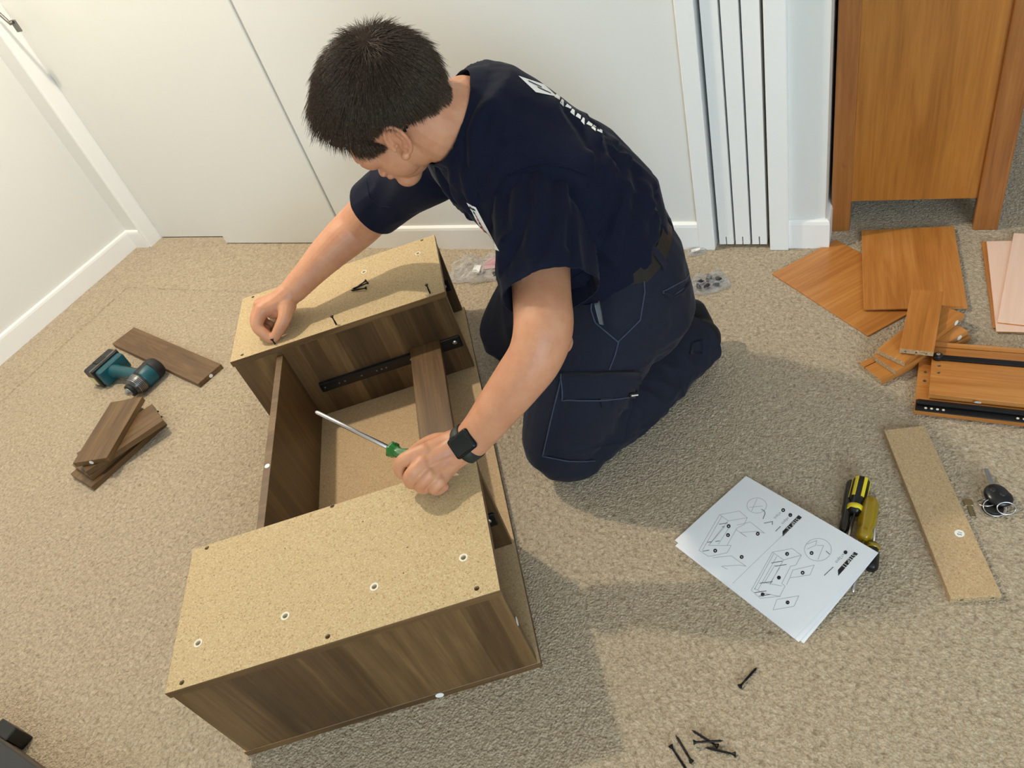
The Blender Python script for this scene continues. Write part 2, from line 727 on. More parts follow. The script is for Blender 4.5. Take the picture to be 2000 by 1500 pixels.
# ------------------------------------------------------------------ the upturned cabinet
PH = .56568
U0, U1 = -.7075, -.1615
VN, VMN, VMF, VF = .6285, .9015, 1.4585, 1.7340
ZT, TB, ZB = .262, .016, .016
cab = thing('cabinet_carcass', 'upside-down cabinet carcass of dark walnut boards with pale chipboard undersides', 'cabinet', (0, 0, 0), PH)
bm = bmesh.new()
bm_box(bm, U0 - .002, U1 + .004, VN - .0008, VF + .003, 0, ZB, .0006)
bm.normal_update()
for f in bm.faces:
    if f.normal.z < .8:
        f.material_index = 1
from_bm('base_board', bm, [M['chip2'], M['edge']], cab)
tp = .016
for nm, v0 in (('n', VN), ('mn', VMN - tp), ('mf', VMF), ('f', VF - tp)):
    bm = bmesh.new()
    bm_box(bm, U0 + .003, U1 - .002, v0, v0 + tp, ZB, ZT - TB, .0006)
    sp = from_bm('side_panel', bm, [M['walz'], M['edge']], cab)
    for p in sp.data.polygons:
        if abs(p.normal.x) > .8:
            p.material_index = 1


def cabpt(x, y, z=ZT):
    w = fl(x, y, z)
    c, s = math.cos(PH), math.sin(PH)
    return Vector((c * w.x + s * w.y, -s * w.x + c * w.y, z))


for v0, v1, holes, rings in (
        (VN - .002, VMN + .001, [(355, 1333), (640, 1243), (931, 1149), (404, 1070), (649, 988)], [(387, 1256), (557, 1203), (731, 1146), (905, 1089)]),
        (VMF - .002, VF + .001, [(824, 469), (494, 580), (660, 525), (473, 693)], [(816, 495), (711, 531), (606, 566)])):
    bm = bmesh.new()
    bm_box(bm, U0, U1, v0, v1, ZT - TB, ZT, .0006)
    bp = from_bm('bottom_panel', bm, [M['chip'], M['edge']], cab)
    for p in bp.data.polygons:
        if p.normal.z < .8:
            p.material_index = 1
    cuts = []
    for (x, y) in holes:
        c = cabpt(x, y)
        cuts.append(shift(drill(.0043, .0145), *c))
        from_data('screw_hole', *shift(cup(.0042, .0144), *c), M['chipraw'], bp)
    for (x, y) in rings:
        c = cabpt(x, y)
        cuts.append(shift(drill(.0076, .0145, 18), *c))
        V, F = lathe([(.0075, -.0144), (.0075, .0004), (.0045, .0004), (.0045, -.0144)], 18)
        F = F[:-2]
        from_data('insert_ring', *shift((V, F), *c), M['ring'], bp)
        from_data('insert_socket', *shift(cup(.00455, .0143), *c), M['ring'], bp)
    for k in range(5):
        uu, vv = rng.uniform(U0 + .05, U1 - .05), rng.uniform(v0 + .04, v1 - .04)
        cuts.append(shift(drill(.0013, .008, 8), uu, vv, ZT))
        from_data('pin_hole', *shift(cup(.00125, .0079, 8), uu, vv, ZT), M['chipraw'], bp)
    bore(bp, cuts)
# middle bay: back panel and flat rail
box('back_panel', -.5995, -.5835, VMN, VMF, ZB, .237, M['walz'], cab, .0006, top_mat=M['edge'])
box('front_rail', -.298, -.220, VMN, VMF, .117, .133, M['waly'], cab, .0008)
# drawer slides


def slide(v, side, u0=-.545, u1=-.170, z=.109):
    """black ball-bearing slide on a panel face at v; side = direction it sticks out"""
    a, b = sorted((v, v + side * .011))
    bm = bmesh.new()
    bm_box(bm, u0, u1 - .05, a, b, z - .014, z + .014, .003, 2)
    bm_box(bm, u1 - .056, u1, a, v + side * .006 if side > 0 else b, z - .016, z + .020, .002, 1) if side > 0 else bm_box(bm, u1 - .056, u1, b - .006, b, z - .016, z + .020, .002, 1)
    s = from_bm('drawer_slide', bm, M['steel_black'], cab)
    for uu in (u0 + .012, u0 + .05, u0 + .065, u0 + .11, u0 + .15, u0 + .163, u0 + .175, u0 + .24, u0 + .252):
        V, F = lathe([(.0022, 0), (.0022, .0012)], 8)
        mt = Matrix.Translation((uu, v + side * .0105, z)) @ Matrix.Rotation(-side * math.pi / 2, 4, 'X')
        from_data('slide_hole', *xf((V, F), mt), M['zinc'] if uu > u0 + .2 else M['grey'], s)
    V, F = lathe([(.006, 0), (.006, .001), (.003, .003)], 14)
    mt = Matrix.Translation((u1 - .016, v + side * .0055, z + .004)) @ Matrix.Rotation(-side * math.pi / 2, 4, 'X')
    from_data('slide_screw', *xf((V, F), mt), M['chrome'], s)


slide(VMF, -1)
slide(VMN, 1)
slide(VMN - tp, -1)
slide(VN + tp, 1)
slide(VMF + tp, 1)
slide(VF - tp, -1)
# round number stickers
for (p, nrm) in ((Vector((-.345, VN - .001, .010)), Vector((0, -1, 0))), (Vector((U1 + .001 - .003, VN + .008, .15)), Vector((1, 0, 0))), (Vector((-.600, .955, .2)), Vector((-1, 0, .0)))):
    V, F = lathe([(.0075, 0), (.0075, .0006)], 18)
    q = nrm.to_track_quat('Z', 'Y').to_matrix().to_4x4()
    from_data('sticker', *xf((V, F), Matrix.Translation(p) @ q), M['white'], cab)
V, F = lathe([(.0055, 0), (.0055, .0005)], 18)
cpt = cabpt(519, 911, .237)
from_data('sticker', [(v[0] - .5915, v[1] + cpt.y, v[2] + .237) for v in V], F, M['white'], cab)


# ------------------------------------------------------------------ screws
def screw_vf(L=.045):
    prof = [(.0003, 0.0)]
    z = .002
    prof.append((.0012, .0035))
    n = 13
    for k in range(n):
        z = .004 + k * (L * .62) / n
        prof += [(.0013, z), (.0023, z + .0009)]
    prof += [(.0016, L * .7), (.0017, L - .005), (.0042, L - .0006), (.0042, L), (.0018, L - .0002)]
    return lathe(prof, 10)


SCV, SCF = screw_vf()
screw_mesh = bpy.data.meshes.new('screw')
screw_mesh.from_pydata([tuple(v) for v in SCV], [], SCF)
screw_mesh.materials.append(M['screw'])
screw_mesh.polygons.foreach_set('use_smooth', [True] * len(screw_mesh.polygons))


def screw(tip, head, label, group=None):
    o = bpy.data.objects.new('screw', screw_mesh)
    link(o)
    d = (Vector(head) - Vector(tip)).normalized()
    o.matrix_world = Matrix.Translation(tip) @ d.to_track_quat('Z', 'Y').to_matrix().to_4x4()
    return tag(o, label, 'screw', group)


def lying(tx, ty, hx, hy, label, group=None, z=0.0, lift=0.0):
    tip, head = fl(tx, ty, z + .0035), fl(hx, hy, z + .0035)
    mid = (tip + head) / 2
    d = (head - tip).normalized()
    tip = mid - d * .0225
    head = mid + d * .0225
    tip.z = z + .002 + lift
    head.z = z + .0042 + lift
    return screw(tip, head, label, group)


lying(1479, 1302, 1444, 1342, 'black countersunk screw lying alone on the carpet beside the cabinet')
lying(1351, 1425, 1402, 1458, 'black screw in the loose pile, half under a crossing screw')
lying(1413, 1449, 1355, 1453, 'black screw lying across the top of another screw on the carpet', lift=.006)
lying(1377, 1459, 1437, 1474, 'black screw in the loose pile, its tip under the crossed pair')
lying(1320, 1436, 1351, 1488, 'black screw beside the loose pile, its head pointing away from the cabinet')
lying(1344, 1508, 1310, 1457, 'black screw farthest from the crossed pair in the carpet pile')
lying(689, 566, 714, 549, 'black screw lying on the chipboard panel, one of three touching at the tips', 'screws lying on the chipboard', ZT)
lying(689, 565, 719, 555, 'black screw lying on the chipboard panel, one of three touching at the tips', 'screws lying on the chipboard', ZT, .003)
lying(688, 567, 712, 564, 'black screw lying on the chipboard panel, one of three touching at the tips', 'screws lying on the chipboard', ZT, .001)
for (bx, by), lab in (((657, 634), 'black screw standing upright in the chipboard edge near the held screw'), ((840, 573), 'black screw standing upright at the open end of the chipboard panel')):
    b = fl(bx, by, ZT)
    b.z -= .019
    screw(b, b + Vector((0, 0, 1)), lab)


# ------------------------------------------------------------------ loose boards
def quad_frame(cs, z):
    """fit a rectangle to four pixel corners lying at height z: returns centre, angle, length, width"""
    P = [fl(x, y, z) for x, y in cs]
    c = sum(P, Vector()) / 4
    e1 = (P[1] - P[0] + P[2] - P[3]) / 2
    e2 = (P[3] - P[0] + P[2] - P[1]) / 2
    return c, math.atan2(e1.y, e1.x), e1.length, e2.length


def board(name, cs, zt, th, mat, label, cat, end=None, side=None, group=None, bevel=.0006, L=None, W=None):
    """board whose top face shows the four pixel corners at height zt; local X runs from corner 0 to 1"""
    c, a, l, w = quad_frame(cs, zt)
    l, w = L or l, W or w
    t = thing(name, label, cat, (c.x, c.y, zt - th), a, group)
    box('panel', -l / 2, l / 2, -w / 2, w / 2, 0, th, mat, t, bevel, end_mat=end, side_mat=side)
    return t, l, w


def sticker(t, x, y, z, nrm=(0, 0, 1), r=.0062, text=None, rot=0):
    q = Vector(nrm).to_track_quat('Z', 'Y').to_matrix().to_4x4()
    mt = Matrix.Translation((x, y, z)) @ q @ Matrix.Rotation(rot, 4, 'Z')
    V, F = lathe([(r, -.0002), (r, .0004)], 20)
    s = from_data('sticker', *xf((V, F), mt), M['white'], t)
    if text:
        V, F = text_vf(text, r * 1.15)
        from_data('sticker_number', *xf((V, F), mt @ Matrix.Translation((0, 0, .0006))), M['ink'], s)
    return s


def holes(t, pts, z, r=.0035, depth_=.010):
    panel = next(c for c in t.children if c.name.startswith('panel'))
    bore(panel, [shift(drill(r, depth_), x, y, z) for (x, y) in pts])
    for (x, y) in pts:
        from_data('screw_hole', *shift(cup(r - .0001, depth_ - .0001), x, y, z), M['chipraw'], t)


def end_holes(t, x, sgn, ys, z, r):
    """dowel holes drilled into the end face of a board"""
    panel = next(c for c in t.children if c.name.startswith('panel'))
    rot = Matrix.Rotation(sgn * math.pi / 2, 4, 'Y')
    bore(panel, [xf(drill(r, .018, 10), Matrix.Translation((x, yy, z)) @ rot) for yy in ys])
    for yy in ys:
        from_data('dowel_hole', *xf(cup(r - .0001, .0179, 10), Matrix.Translation((x, yy, z)) @ rot), M['chipraw'], t)


def groove(t, l, y0, y1, ztop, d=.006):
    """saw groove along a board"""
    panel = next(c for c in t.children if c.name.startswith('panel'))
    bore(panel, [cut_box(-l / 2 - .002, l / 2 + .002, y0, y1, ztop - d, ztop + .003)])
    box('groove', -l / 2 + .0005, l / 2 - .0005, y0 - .0002, y1 + .0002, ztop - d - .0004, ztop - d + .0002, M['chipraw'], t)


# walnut boards on the left
t, l, w = board('walnut_board', [(263, 642), (435, 711), (383, 750), (218, 668)], .016, .016, M['walx'],
                'flat walnut-look board lying alone beside the impact driver', 'board', M['edge'], M['edge'])
sticker(t, l / 2 + .0002, .0, .008, (1, 0, 0), .006)
ST = 'stacked walnut boards'
z = .016
t, l, w = board('walnut_board', [(318, 826), (181, 948), (134, 929), (281, 800)], z, .016, M['walx'], 'walnut-look board at the bottom of the fanned stack', 'board', M['edge'], M['edge'], ST)
t, l, w = board('walnut_board', [(310, 812), (176, 934), (140, 905), (276, 797)], z + .016, .016, M['walx'], 'walnut-look board second from the bottom of the fanned stack', 'board', M['edge'], M['edge'], ST)
t, l, w = board('walnut_board', [(317, 821), (170, 921), (146, 886), (298, 789)], z + .032, .016, M['walx'], 'walnut-look board directly under the top one of the fanned stack', 'board', M['edge'], M['edge'], ST)
for yy in (-.015, .02):
    V, F = lathe([(.003, 0), (.003, .004)], 8)
    from_data('cam_dowel', *xf((V, F), Matrix.Translation((-l / 2 - .0035, yy, .008)) @ Matrix.Rotation(math.pi / 2, 4, 'Y')), M['screw'], t)
t, l, w = board('walnut_board', [(279, 774), (208, 893), (142, 906), (215, 786)], z + .048, .016, M['walx'], 'topmost walnut-look board of the fanned stack, with a round sticker on its end', 'board', M['edge'], M['edge'], ST)
sticker(t, l / 2 + .0002, .0, .008, (1, 0, 0), .006)

# orange drawer panels on the right
c0, c1, c2 = fl(1510, 533, .004), fl(1636, 467, .004), fl(1693, 657, .004)
ang = math.atan2((c1 - c0).y, (c1 - c0).x)
t = thing('drawer_bottom', 'thin orange wood drawer bottom lying askew on the carpet under another', 'panel', tuple((c1 + c2) / 2)[:2] + (0,), ang)
l, w = (c1 - c0).length, (c2 - c0).length
box('panel', -l / 2, l / 2, -w / 2, w / 2, 0, .004, M['orax'], t, .0005)
t, l, w = board('drawer_bottom', [(1685, 449), (1866, 442), (1887, 600), (1684, 605)], .012, .004, M['oray'], 'thin orange wood drawer bottom lying square on top of a skewed one', 'panel')
t.rotation_euler.x = 0.0
# chipboard-cored drawer backs, fanned under a leaning one
OS = 'orange drawer boards in a fan'
OE = dict(end=M['chipraw'], side=M['orax'])


def long_board(p0, p1, width, zt, label, grp=OS, side=1, th=.012):
    """board with one end at raw edge p0 (near end centre) running to p1"""
    a, b = fl(*p0, zt), fl(*p1, zt)
    d = (b - a)
    t = thing('drawer_board', label, 'board', ((a + b) / 2).to_tuple()[:2] + (zt - th,), math.atan2(d.y, d.x), grp)
    box('panel', -d.length / 2, d.length / 2, -width / 2, width / 2, 0, th, M['orax'], t, .0005, end_mat=M['chipraw'])
    return t, d.length


t, l = long_board((1700, 726), (1872, 642), .066, .014, 'orange drawer board at the bottom of the fan, with a cut groove', th=.013)
groove(t, l, .016, .019, .013)
t, l = long_board((1727, 709), (1866, 632), .064, .027, 'orange drawer board in the middle of the fan with a white sticker on its edge', th=.012)
sticker(t, l * .38, -.0322, .006, (0, -1, 0), .006)
t, l = long_board((1740, 695), (1856, 602), .064, .040, 'orange drawer board directly under the leaning one, white sticker on its edge', th=.012)
sticker(t, l * .36, -.0322, .006, (0, -1, 0), .006)
# leaning top board
a, b = fl(1790, 684, .056), fl(1812, 567, .058)
d = b - a
t = thing('drawer_board', 'orange drawer board lying on top of the fan with its raw chipboard end showing', 'board', (a + b) / 2 - Vector((0, 0, .012)), 0, OS)
t.rotation_euler = (0, -math.atan2(d.z, math.hypot(d.x, d.y)), math.atan2(d.y, d.x))
l = d.length
box('panel', -l / 2, l / 2, -.031, .031, 0, .012, M['orax'], t, .0005, end_mat=M['chipraw'])
end_holes(t, -l / 2, -1, (-.018, .0, .02), .005, .002)

# drawer sides with black slides


def drawer_side(cs, zt, label, slide_y, th=.012, hole_pts=()):
    c, a, l, w = quad_frame(cs, zt)
    t = thing('drawer_board', label, 'board', (c.x, c.y, zt - th), a, 'drawer sides with slides')
    box('panel', -l / 2, l / 2, -w / 2, w / 2, 0, th, M['orax'], t, .0006)
    holes(t, [(-l / 2 + .014, yy) for yy in hole_pts], th)
    return t, l, w


t, l, w = drawer_side([(1836, 668), (2120, 690), (2120, 800), (1800, 768)], .031, 'orange drawer side on top with a black slide along its middle', 0, hole_pts=(-.014, .006))
groove(t, l, w / 2 - .017, w / 2 - .0145, .012)
sl = box('drawer_slide', -l / 2 + .004, l / 2, w * .13, w * .13 + .013, .012, .018, M['steel_black'], t, .002, 2)
V, F = lathe([(.009, 0), (.009, .009), (.007, .011)], 18)
from_data('slide_wheel', [(v[0] - l / 2 + .010, v[1] + w * .13 + .007, v[2] + .012) for v in V], F, M['black'], sl, False)
V, F = lathe([(.004, 0), (.004, .0125), (.002, .0135)], 12)
from_data('slide_screw', [(v[0] - l / 2 + .010, v[1] + w * .13 + .007, v[2] + .012) for v in V], F, M['chrome'], sl, False)
t, l, w = drawer_side([(1805, 688), (2120, 715), (2120, 838), (1776, 800)], .016, 'orange drawer side underneath with a black steel slide along its outer edge', 0, hole_pts=(.0, .026))
bm = bmesh.new()
bm_box(bm, -l / 2 + .002, l / 2, -w / 2 - .002, -w / 2 + .028, .012, .0145, .0008)
bm_box(bm, -l / 2 + .004, l / 2, -w / 2 + .012, -w / 2 + .024, .0145, .021, .003, 2)
sl = from_bm('drawer_slide', bm, M['steel_black'], t)
for xx in (.02, .03, .04, .05, .17, .18):
    V, F = lathe([(.0025, 0), (.0025, .0006)], 10)
    from_data('slide_hole', [(v[0] - l / 2 + xx, v[1] - w / 2 + .006, v[2] + .0144) for v in V], F, M['ring'], sl)
sticker(t, -l / 2 + .105, -w / 2 + .0286, .022, (0, 1, .6), .006)

# pink ply sheets
c0, c1 = fl(1926, 471, .008), fl(1946, 647, .008)
d = c1 - c0
for i, (p0, p1, zt, mt, lab) in enumerate((
        ((1917, 472), (1940, 640), .004, M['oray'], 'orange wood sheet at the bottom under the pale pink sheets'),
        ((1927, 471), (1946, 647), .008, M['pink'], 'pale pink plywood sheet sandwiched between an orange sheet and another pink one'),
        ((1980, 455), (1948, 629), .012, M['pink'], 'pale pink plywood sheet lying on top of another pink sheet'))):
    a, b = fl(*p0, zt), fl(*p1, zt)
    d = b - a
    n_ = Vector((-d.y, d.x, 0)).normalized()
    c = (a + b) / 2 + n_ * .17
    t = thing('plywood_sheet', lab, 'panel', (c.x, c.y, zt - .004), math.atan2(n_.y, n_.x))
    box('panel', -.17, .17, -d.length / 2, d.length / 2, 0, .004, mt, t, .0004, side_mat=M['oray'] if i else None)

# chipboard plank with numbered sticker
t, l, w = board('chipboard_plank', [(1806, 830), (1957, 1163), (1857, 1169), (1727, 841)], .014, .014, M['chip2'], 'bare chipboard plank with a small round number sticker beside the keys', 'board', M['chipraw'])
sp_ = fl(1874, 1042, .014)
q = t.matrix_basis.inverted() @ sp_
sticker(t, q.x, q.y, .014, text='15', rot=2.6, r=.0075)
end_holes(t, l / 2, 1, (-.02, .024), .007, .003)

# ------------------------------------------------------------------ cherry chest of drawers
DY = 1.762
dx0, dx1, dz = -.127, .239, 1.02
dr = thing('chest_of_drawers', 'orange-brown wooden chest of drawers on short legs beside the folding door', 'chest of drawers', ((dx0 + dx1) / 2, DY + .45, 0))
W2, LY = (dx1 - dx0) / 2, .45
pw = .046
for sx in (-1, 1):
    for sy in (-1, 1):
        x0 = sx * W2 - (pw if sx > 0 else 0)
        y0 = sy * LY - (pw if sy > 0 else 0)
        bm = bmesh.new()
        bm_box(bm, x0, x0 + pw, y0, y0 + pw, 0, dz, .003, 2)
        from_bm('leg_post', bm, M['cherrypost'], dr)
box('end_panel', -W2 + pw, W2 - pw, -LY + .012, -LY + .026, .083, dz, M['cherry'], dr)
box('back_end_panel', -W2 + pw, W2 - pw, LY - .026, LY - .012, .083, dz, M['cherry'], dr)
box('back_panel', -W2 + .01, -W2 + .018, -LY + pw, LY - pw, .083, dz, M['cherry'], dr)
box('front_frame', W2 - .03, W2 - .012, -LY + pw, LY - pw, .083, dz, M['cherrypost'], dr)
box('top', -W2 - .012, W2 + .02, -LY - .012, LY + .012, dz, dz + .02, M['cherrypost'], dr, .004, 2)
zz = .10
for k in range(5):
    hgt = .17
    f = box('drawer_front', W2 - .012, W2 + .008, -LY + .03, LY - .03, zz, zz + hgt, M['cherrypost'], dr, .005, 2)
    for yy in (-.25, .25):
        V, F = tube([(W2 + .008, yy - .04, zz + hgt / 2), (W2 + .022, yy - .036, zz + hgt / 2 - .006), (W2 + .026, yy, zz + hgt / 2 - .012), (W2 + .022, yy + .036, zz + hgt / 2 - .006), (W2 + .008, yy + .04, zz + hgt / 2)], .003, 8)
        from_data('drawer_handle', V, F, M['steel_black'], f, True)
    zz += hgt + .01
# a narrow lip against the right-hand post as seen from the end
box('corner_bead', W2 - .002, W2 + .006, -LY, -LY + .014, 0, dz, M['cherrypost'], dr, .002)

# dark frame of another piece of furniture, poking into the near left corner
p = fl(40, 1470, .0)
a, b = fl(0, 1446, .05), fl(78, 1502, .05)
d = (b - a).normalized()
t = thing('furniture_frame', 'dark charcoal furniture frame with a black foot standing on the open carpet', 'frame', (a.x, a.y, 0), math.atan2(d.y, d.x))
box('side_rail', -.25, .5, -.05, 0, .03, .05, plain('charcoal', (48, 49, 50), .5), t, .002)
box('inner_rail', -.25, .5, -.12, -.056, .03, .045, M['black'], t, .002)
box('edge_strip', -.25, .5, -.002, .004, .02, .048, plain('brown_edge', (70, 58, 42), .6), t, .001)
p = fl(10, 1432, .0)
box('foot', -.04, .012, .004, .03, 0, .05, M['black'], t, .002)

# ------------------------------------------------------------------ the kneeling man
def loft(rings, n=28, power=2.3):
    """rings: (centre, lateral axis, depth axis, half lateral, half depth)"""
    V, F = [], []
    for (c, la, da, hl, hd) in rings:
        c, la, da = Vector(c), Vector(la).normalized(), Vector(da).normalized()
        for k in range(n):
            a = 2 * math.pi * k / n
            ca, sa = math.cos(a), math.sin(a)
            x = math.copysign(abs(ca) ** (2 / power), ca) * hl
            y = math.copysign(abs(sa) ** (2 / power), sa) * hd
            V.append(c + la * x + da * y)
    m_ = len(rings)
    for i in range(m_ - 1):
        for k in range(n):
            F.append((i * n + k, i * n + (k + 1) % n, (i + 1) * n + (k + 1) % n, (i + 1) * n + k))
    F.append(tuple(range(n - 1, -1, -1)))
    F.append(tuple((m_ - 1) * n + k for k in range(n)))
    return V, F


def ellipsoid(c, ax, rad, n=20, m_=12):
    """ax: three axis vectors, rad: three radii"""
    V, F = [], []
    c = Vector(c)
    V.append(c + ax[2] * rad[2])
    for i in range(1, m_):
        th = math.pi * i / m_
        for k in range(n):
            a = 2 * math.pi * k / n
            V.append(c + ax[0] * rad[0] * math.sin(th) * math.cos(a) + ax[1] * rad[1] * math.sin(th) * math.sin(a) + ax[2] * rad[2] * math.cos(th))
    V.append(c - ax[2] * rad[2])
    for k in range(n):
        F.append((0, 1 + k, 1 + (k + 1) % n))
        F.append((len(V) - 1, 1 + (m_ - 2) * n + (k + 1) % n, 1 + (m_ - 2) * n + k))
    for i in range(m_ - 2):
        for k in range(n):
            F.append((1 + i * n + k, 1 + (i + 1) * n + k, 1 + (i + 1) * n + (k + 1) % n, 1 + i * n + (k + 1) % n))
    return V, F


UX = (Vector((1, 0, 0)), Vector((0, 1, 0)), Vector((0, 0, 1)))


def ball(c, r):
    return ellipsoid(c, UX, (r, r, r), 14, 9)


def limb(pts, n=28):
    """pts: (position, radius); rounded tube through the points with ball ends"""
    P_ = [Vector(p) for p, r in pts]
    R_ = [r for p, r in pts]
    # resample with Catmull-Rom for smooth bends
    Q, S = [], []
    k = len(P_)
    for i in range(k - 1):
        p0, p1, p2, p3 = P_[max(0, i - 1)], P_[i], P_[i + 1], P_[min(k - 1, i + 2)]
        r0, r1, r2, r3 = R_[max(0, i - 1)], R_[i], R_[i + 1], R_[min(k - 1, i + 2)]
        for j in range(5):
            t = j / 5
            f = lambda a, b, c, d: .5 * ((2 * b) + (-a + c) * t + (2 * a - 5 * b + 4 * c - d) * t * t + (-a + 3 * b - 3 * c + d) * t ** 3)
            Q.append(f(p0, p1, p2, p3))
            S.append(f(r0, r1, r2, r3))
    Q.append(P_[-1])
    S.append(R_[-1])
    return merge([tube(Q, S, n), ball(Q[0], S[0]), ball(Q[-1], S[-1])])


def union(parts, voxel, smooth=4, factor=.5):
    """one continuous surface from overlapping closed shapes"""
    V, F = merge(parts)
    o = from_data('union_source', V, F, None)
    md = o.modifiers.new('remesh', 'REMESH')
    md.mode = 'VOXEL'
    md.voxel_size = voxel
    if smooth:
        sm = o.modifiers.new('smooth', 'SMOOTH')
        sm.factor = factor
        sm.iterations = smooth
    dg = bpy.context.evaluated_depsgraph_get()
    me = bpy.data.meshes.new_from_object(o.evaluated_get(dg))
    src = o.data
    bpy.data.objects.remove(o)
    bpy.data.meshes.remove(src)
    return me


def mesh_np(me):
    a = np.empty(len(me.vertices) * 3)
    me.vertices.foreach_get('co', a)
    b = np.empty(len(me.vertices) * 3)
    me.vertices.foreach_get('normal', b)
    return a.reshape(-1, 3), b.reshape(-1, 3)


def set_np(me, co):
    me.vertices.foreach_set('co', co.ravel())
    me.update()


def cut_open(me, planes):
    """remove the part of the surface beyond each plane: (point, outward direction, reach)"""
    bm = bmesh.new()
    bm.from_mesh(me)
    for pl in planes:
        p, d, reach = Vector(pl[0]), Vector(pl[1]).normalized(), pl[2]
        core = pl[3] if len(pl) > 3 else 9.0
        fs = [f for f in bm.faces if (f.calc_center_median() - p).length < reach]
        geom = fs + list({e for f in fs for e in f.edges}) + list({v for f in fs for v in f.verts})
        bmesh.ops.bisect_plane(bm, geom=geom, plane_co=p, plane_no=d, clear_outer=False)
        kill = []
        for f in bm.faces:
            r = f.calc_center_median() - p
            h = r.dot(d)
            if r.length < reach * 1.05 and h > 1e-5 and (r - d * h).length < core:
                kill.append(f)
        bmesh.ops.delete(bm, geom=kill, context='FACES')
    bm.to_mesh(me)
    bm.free()
    me.update()


def finish(name, me, mat, parent, thick=0.0):
    me.name = name
    me.materials.clear()
    me.materials.append(mat)
    me.polygons.foreach_set('use_smooth', [True] * len(me.polygons))
    o = bpy.data.objects.new(name, me)
    link(o, parent)
    if thick:
        md = o.modifiers.new('thickness', 'SOLIDIFY')
        md.thickness = thick
        md.offset = -1
    return o


def bvh_of(me):
    return BVHTree.FromPolygons([v.co.copy() for v in me.vertices], [tuple(p.vertices) for p in me.polygons])


def hit(bvh, x, y):
    d = Vector(ray(x, y)).normalized()
    loc, nor, idx, dist = bvh.ray_cast(Vector(CO), d)
    if loc is None:
        return None, None
    if nor.dot(d) > 0:
        nor = -nor
    return loc, nor


def px(x, y, D, r):
    """limb station: pixel centre, depth and pixel radius"""
    return (atD(x, y, D), r * D / F_PX)


def pz(x, y, z, r):
    w = fl(x, y, z)
    return (w, r * depth(w) / F_PX)


t = NT('skin')
v = t.coord()
n1 = t.noise(v, 28, 4, .6)
n2 = t.noise(v, 160, 3, .6)
c = t.ramp(n1, [(.3, srgb(194, 134, 101)), (.55, srgb(203, 147, 111)), (.75, srgb(208, 155, 119))])
c = t.mix(t.math('MULTIPLY', n2, .25), c, srgb(178, 110, 88))
# ruddy hands: the knuckles and palms of a working man are redder than his forearms
t.col(c)
t.set(Roughness=.48)
t.b.inputs['Subsurface Weight'].default_value = .12
t.b.inputs['Subsurface Radius'].default_value = (.012, .005, .003)
t.b.inputs['Subsurface Scale'].default_value = .6
t.bump(t.noise(v, 420, 3, .6), .12, .0008)
M['skin'] = t.m
M['shirt'] = mat_fabric('navy_shirt', (8, 11, 25), (12, 16, 33), 1100, .92, .3)
M['trousers'] = mat_fabric('navy_trousers', (19, 21, 32), (25, 28, 39), 700, .85, .35)
M['trouser_trim'] = M['trousers']
M['seam'] = mat_fabric('navy_seam', (46, 51, 68), (58, 63, 80), 700, .85, .2)
M['sock'] = mat_fabric('black_shoe_fabric', (14, 15, 17), (24, 25, 27), 500, .85, .4)
M['belt'] = plain('belt_leather', (19, 19, 18), .42)
M['pocketlining'] = plain('grey_lining', (96, 100, 106), .7)
t = NT('hair_strand')
t.set(Roughness=.42)
oi = t.n('ShaderNodeTexCoord')
nz = t.n('ShaderNodeTexNoise')
nz.inputs['Scale'].default_value = 300
t.l(oi.outputs['Object'], nz.inputs['Vector'])
t.col(t.ramp(nz.outputs['Fac'], [(.3, srgb(52, 42, 34)), (.6, srgb(84, 70, 57)), (.82, srgb(136, 120, 102))]))
t.b.inputs['Specular IOR Level'].default_value = .2
M['hair'] = t.m
M['haircap'] = plain('hair_roots', (44, 35, 28), .9, 0., .1)

F0 = Vector((-.844, -.536, 0))
L0 = Vector((.536, -.844, 0))
UP = Vector((0, 0, 1))

# joints (world metres)
SHL, ELL = atD(1046, 385, 1.24), atD(1062, 650, 1.15)
SHR, ELR = atD(846, 322, 1.50), atD(706, 440, 1.745)
C7 = atD(905, 200, 1.225)
PEL = Vector((-.462, 1.066, .42))
KNL, ANL = Vector((-.560, .872, .075)), Vector((-.372, 1.172, .08))
KNR, ANR = Vector((-.815, 1.205, .075)), Vector((-.625, 1.49, .08))
HIPL, HIPR = PEL + L0 * .10 + Vector((0, 0, -.02)), PEL - L0 * .10 + Vector((0, 0, -.02))

# head frame
hu = world_dir(-.661, -.429, -.616)
hf0 = world_dir(-.739, .513, .436)
hf = (hf0 - hu * hf0.dot(hu)).normalized()
hf = (hf * math.cos(.17) - hu.cross(hf) * math.sin(.17)).normalized()
hl_ = hu.cross(hf)
HC = atD(752, 207, 1.154)
HAX = (hf, hl_, hu)


def hp(f, u, l):
    return HC + hf * f + hu * u + hl_ * l


def hell(f, u, l, rf, ru, rl):
    return ellipsoid(hp(f, u, l), HAX, (rf, rl, ru), 22, 14)


body_parts = []
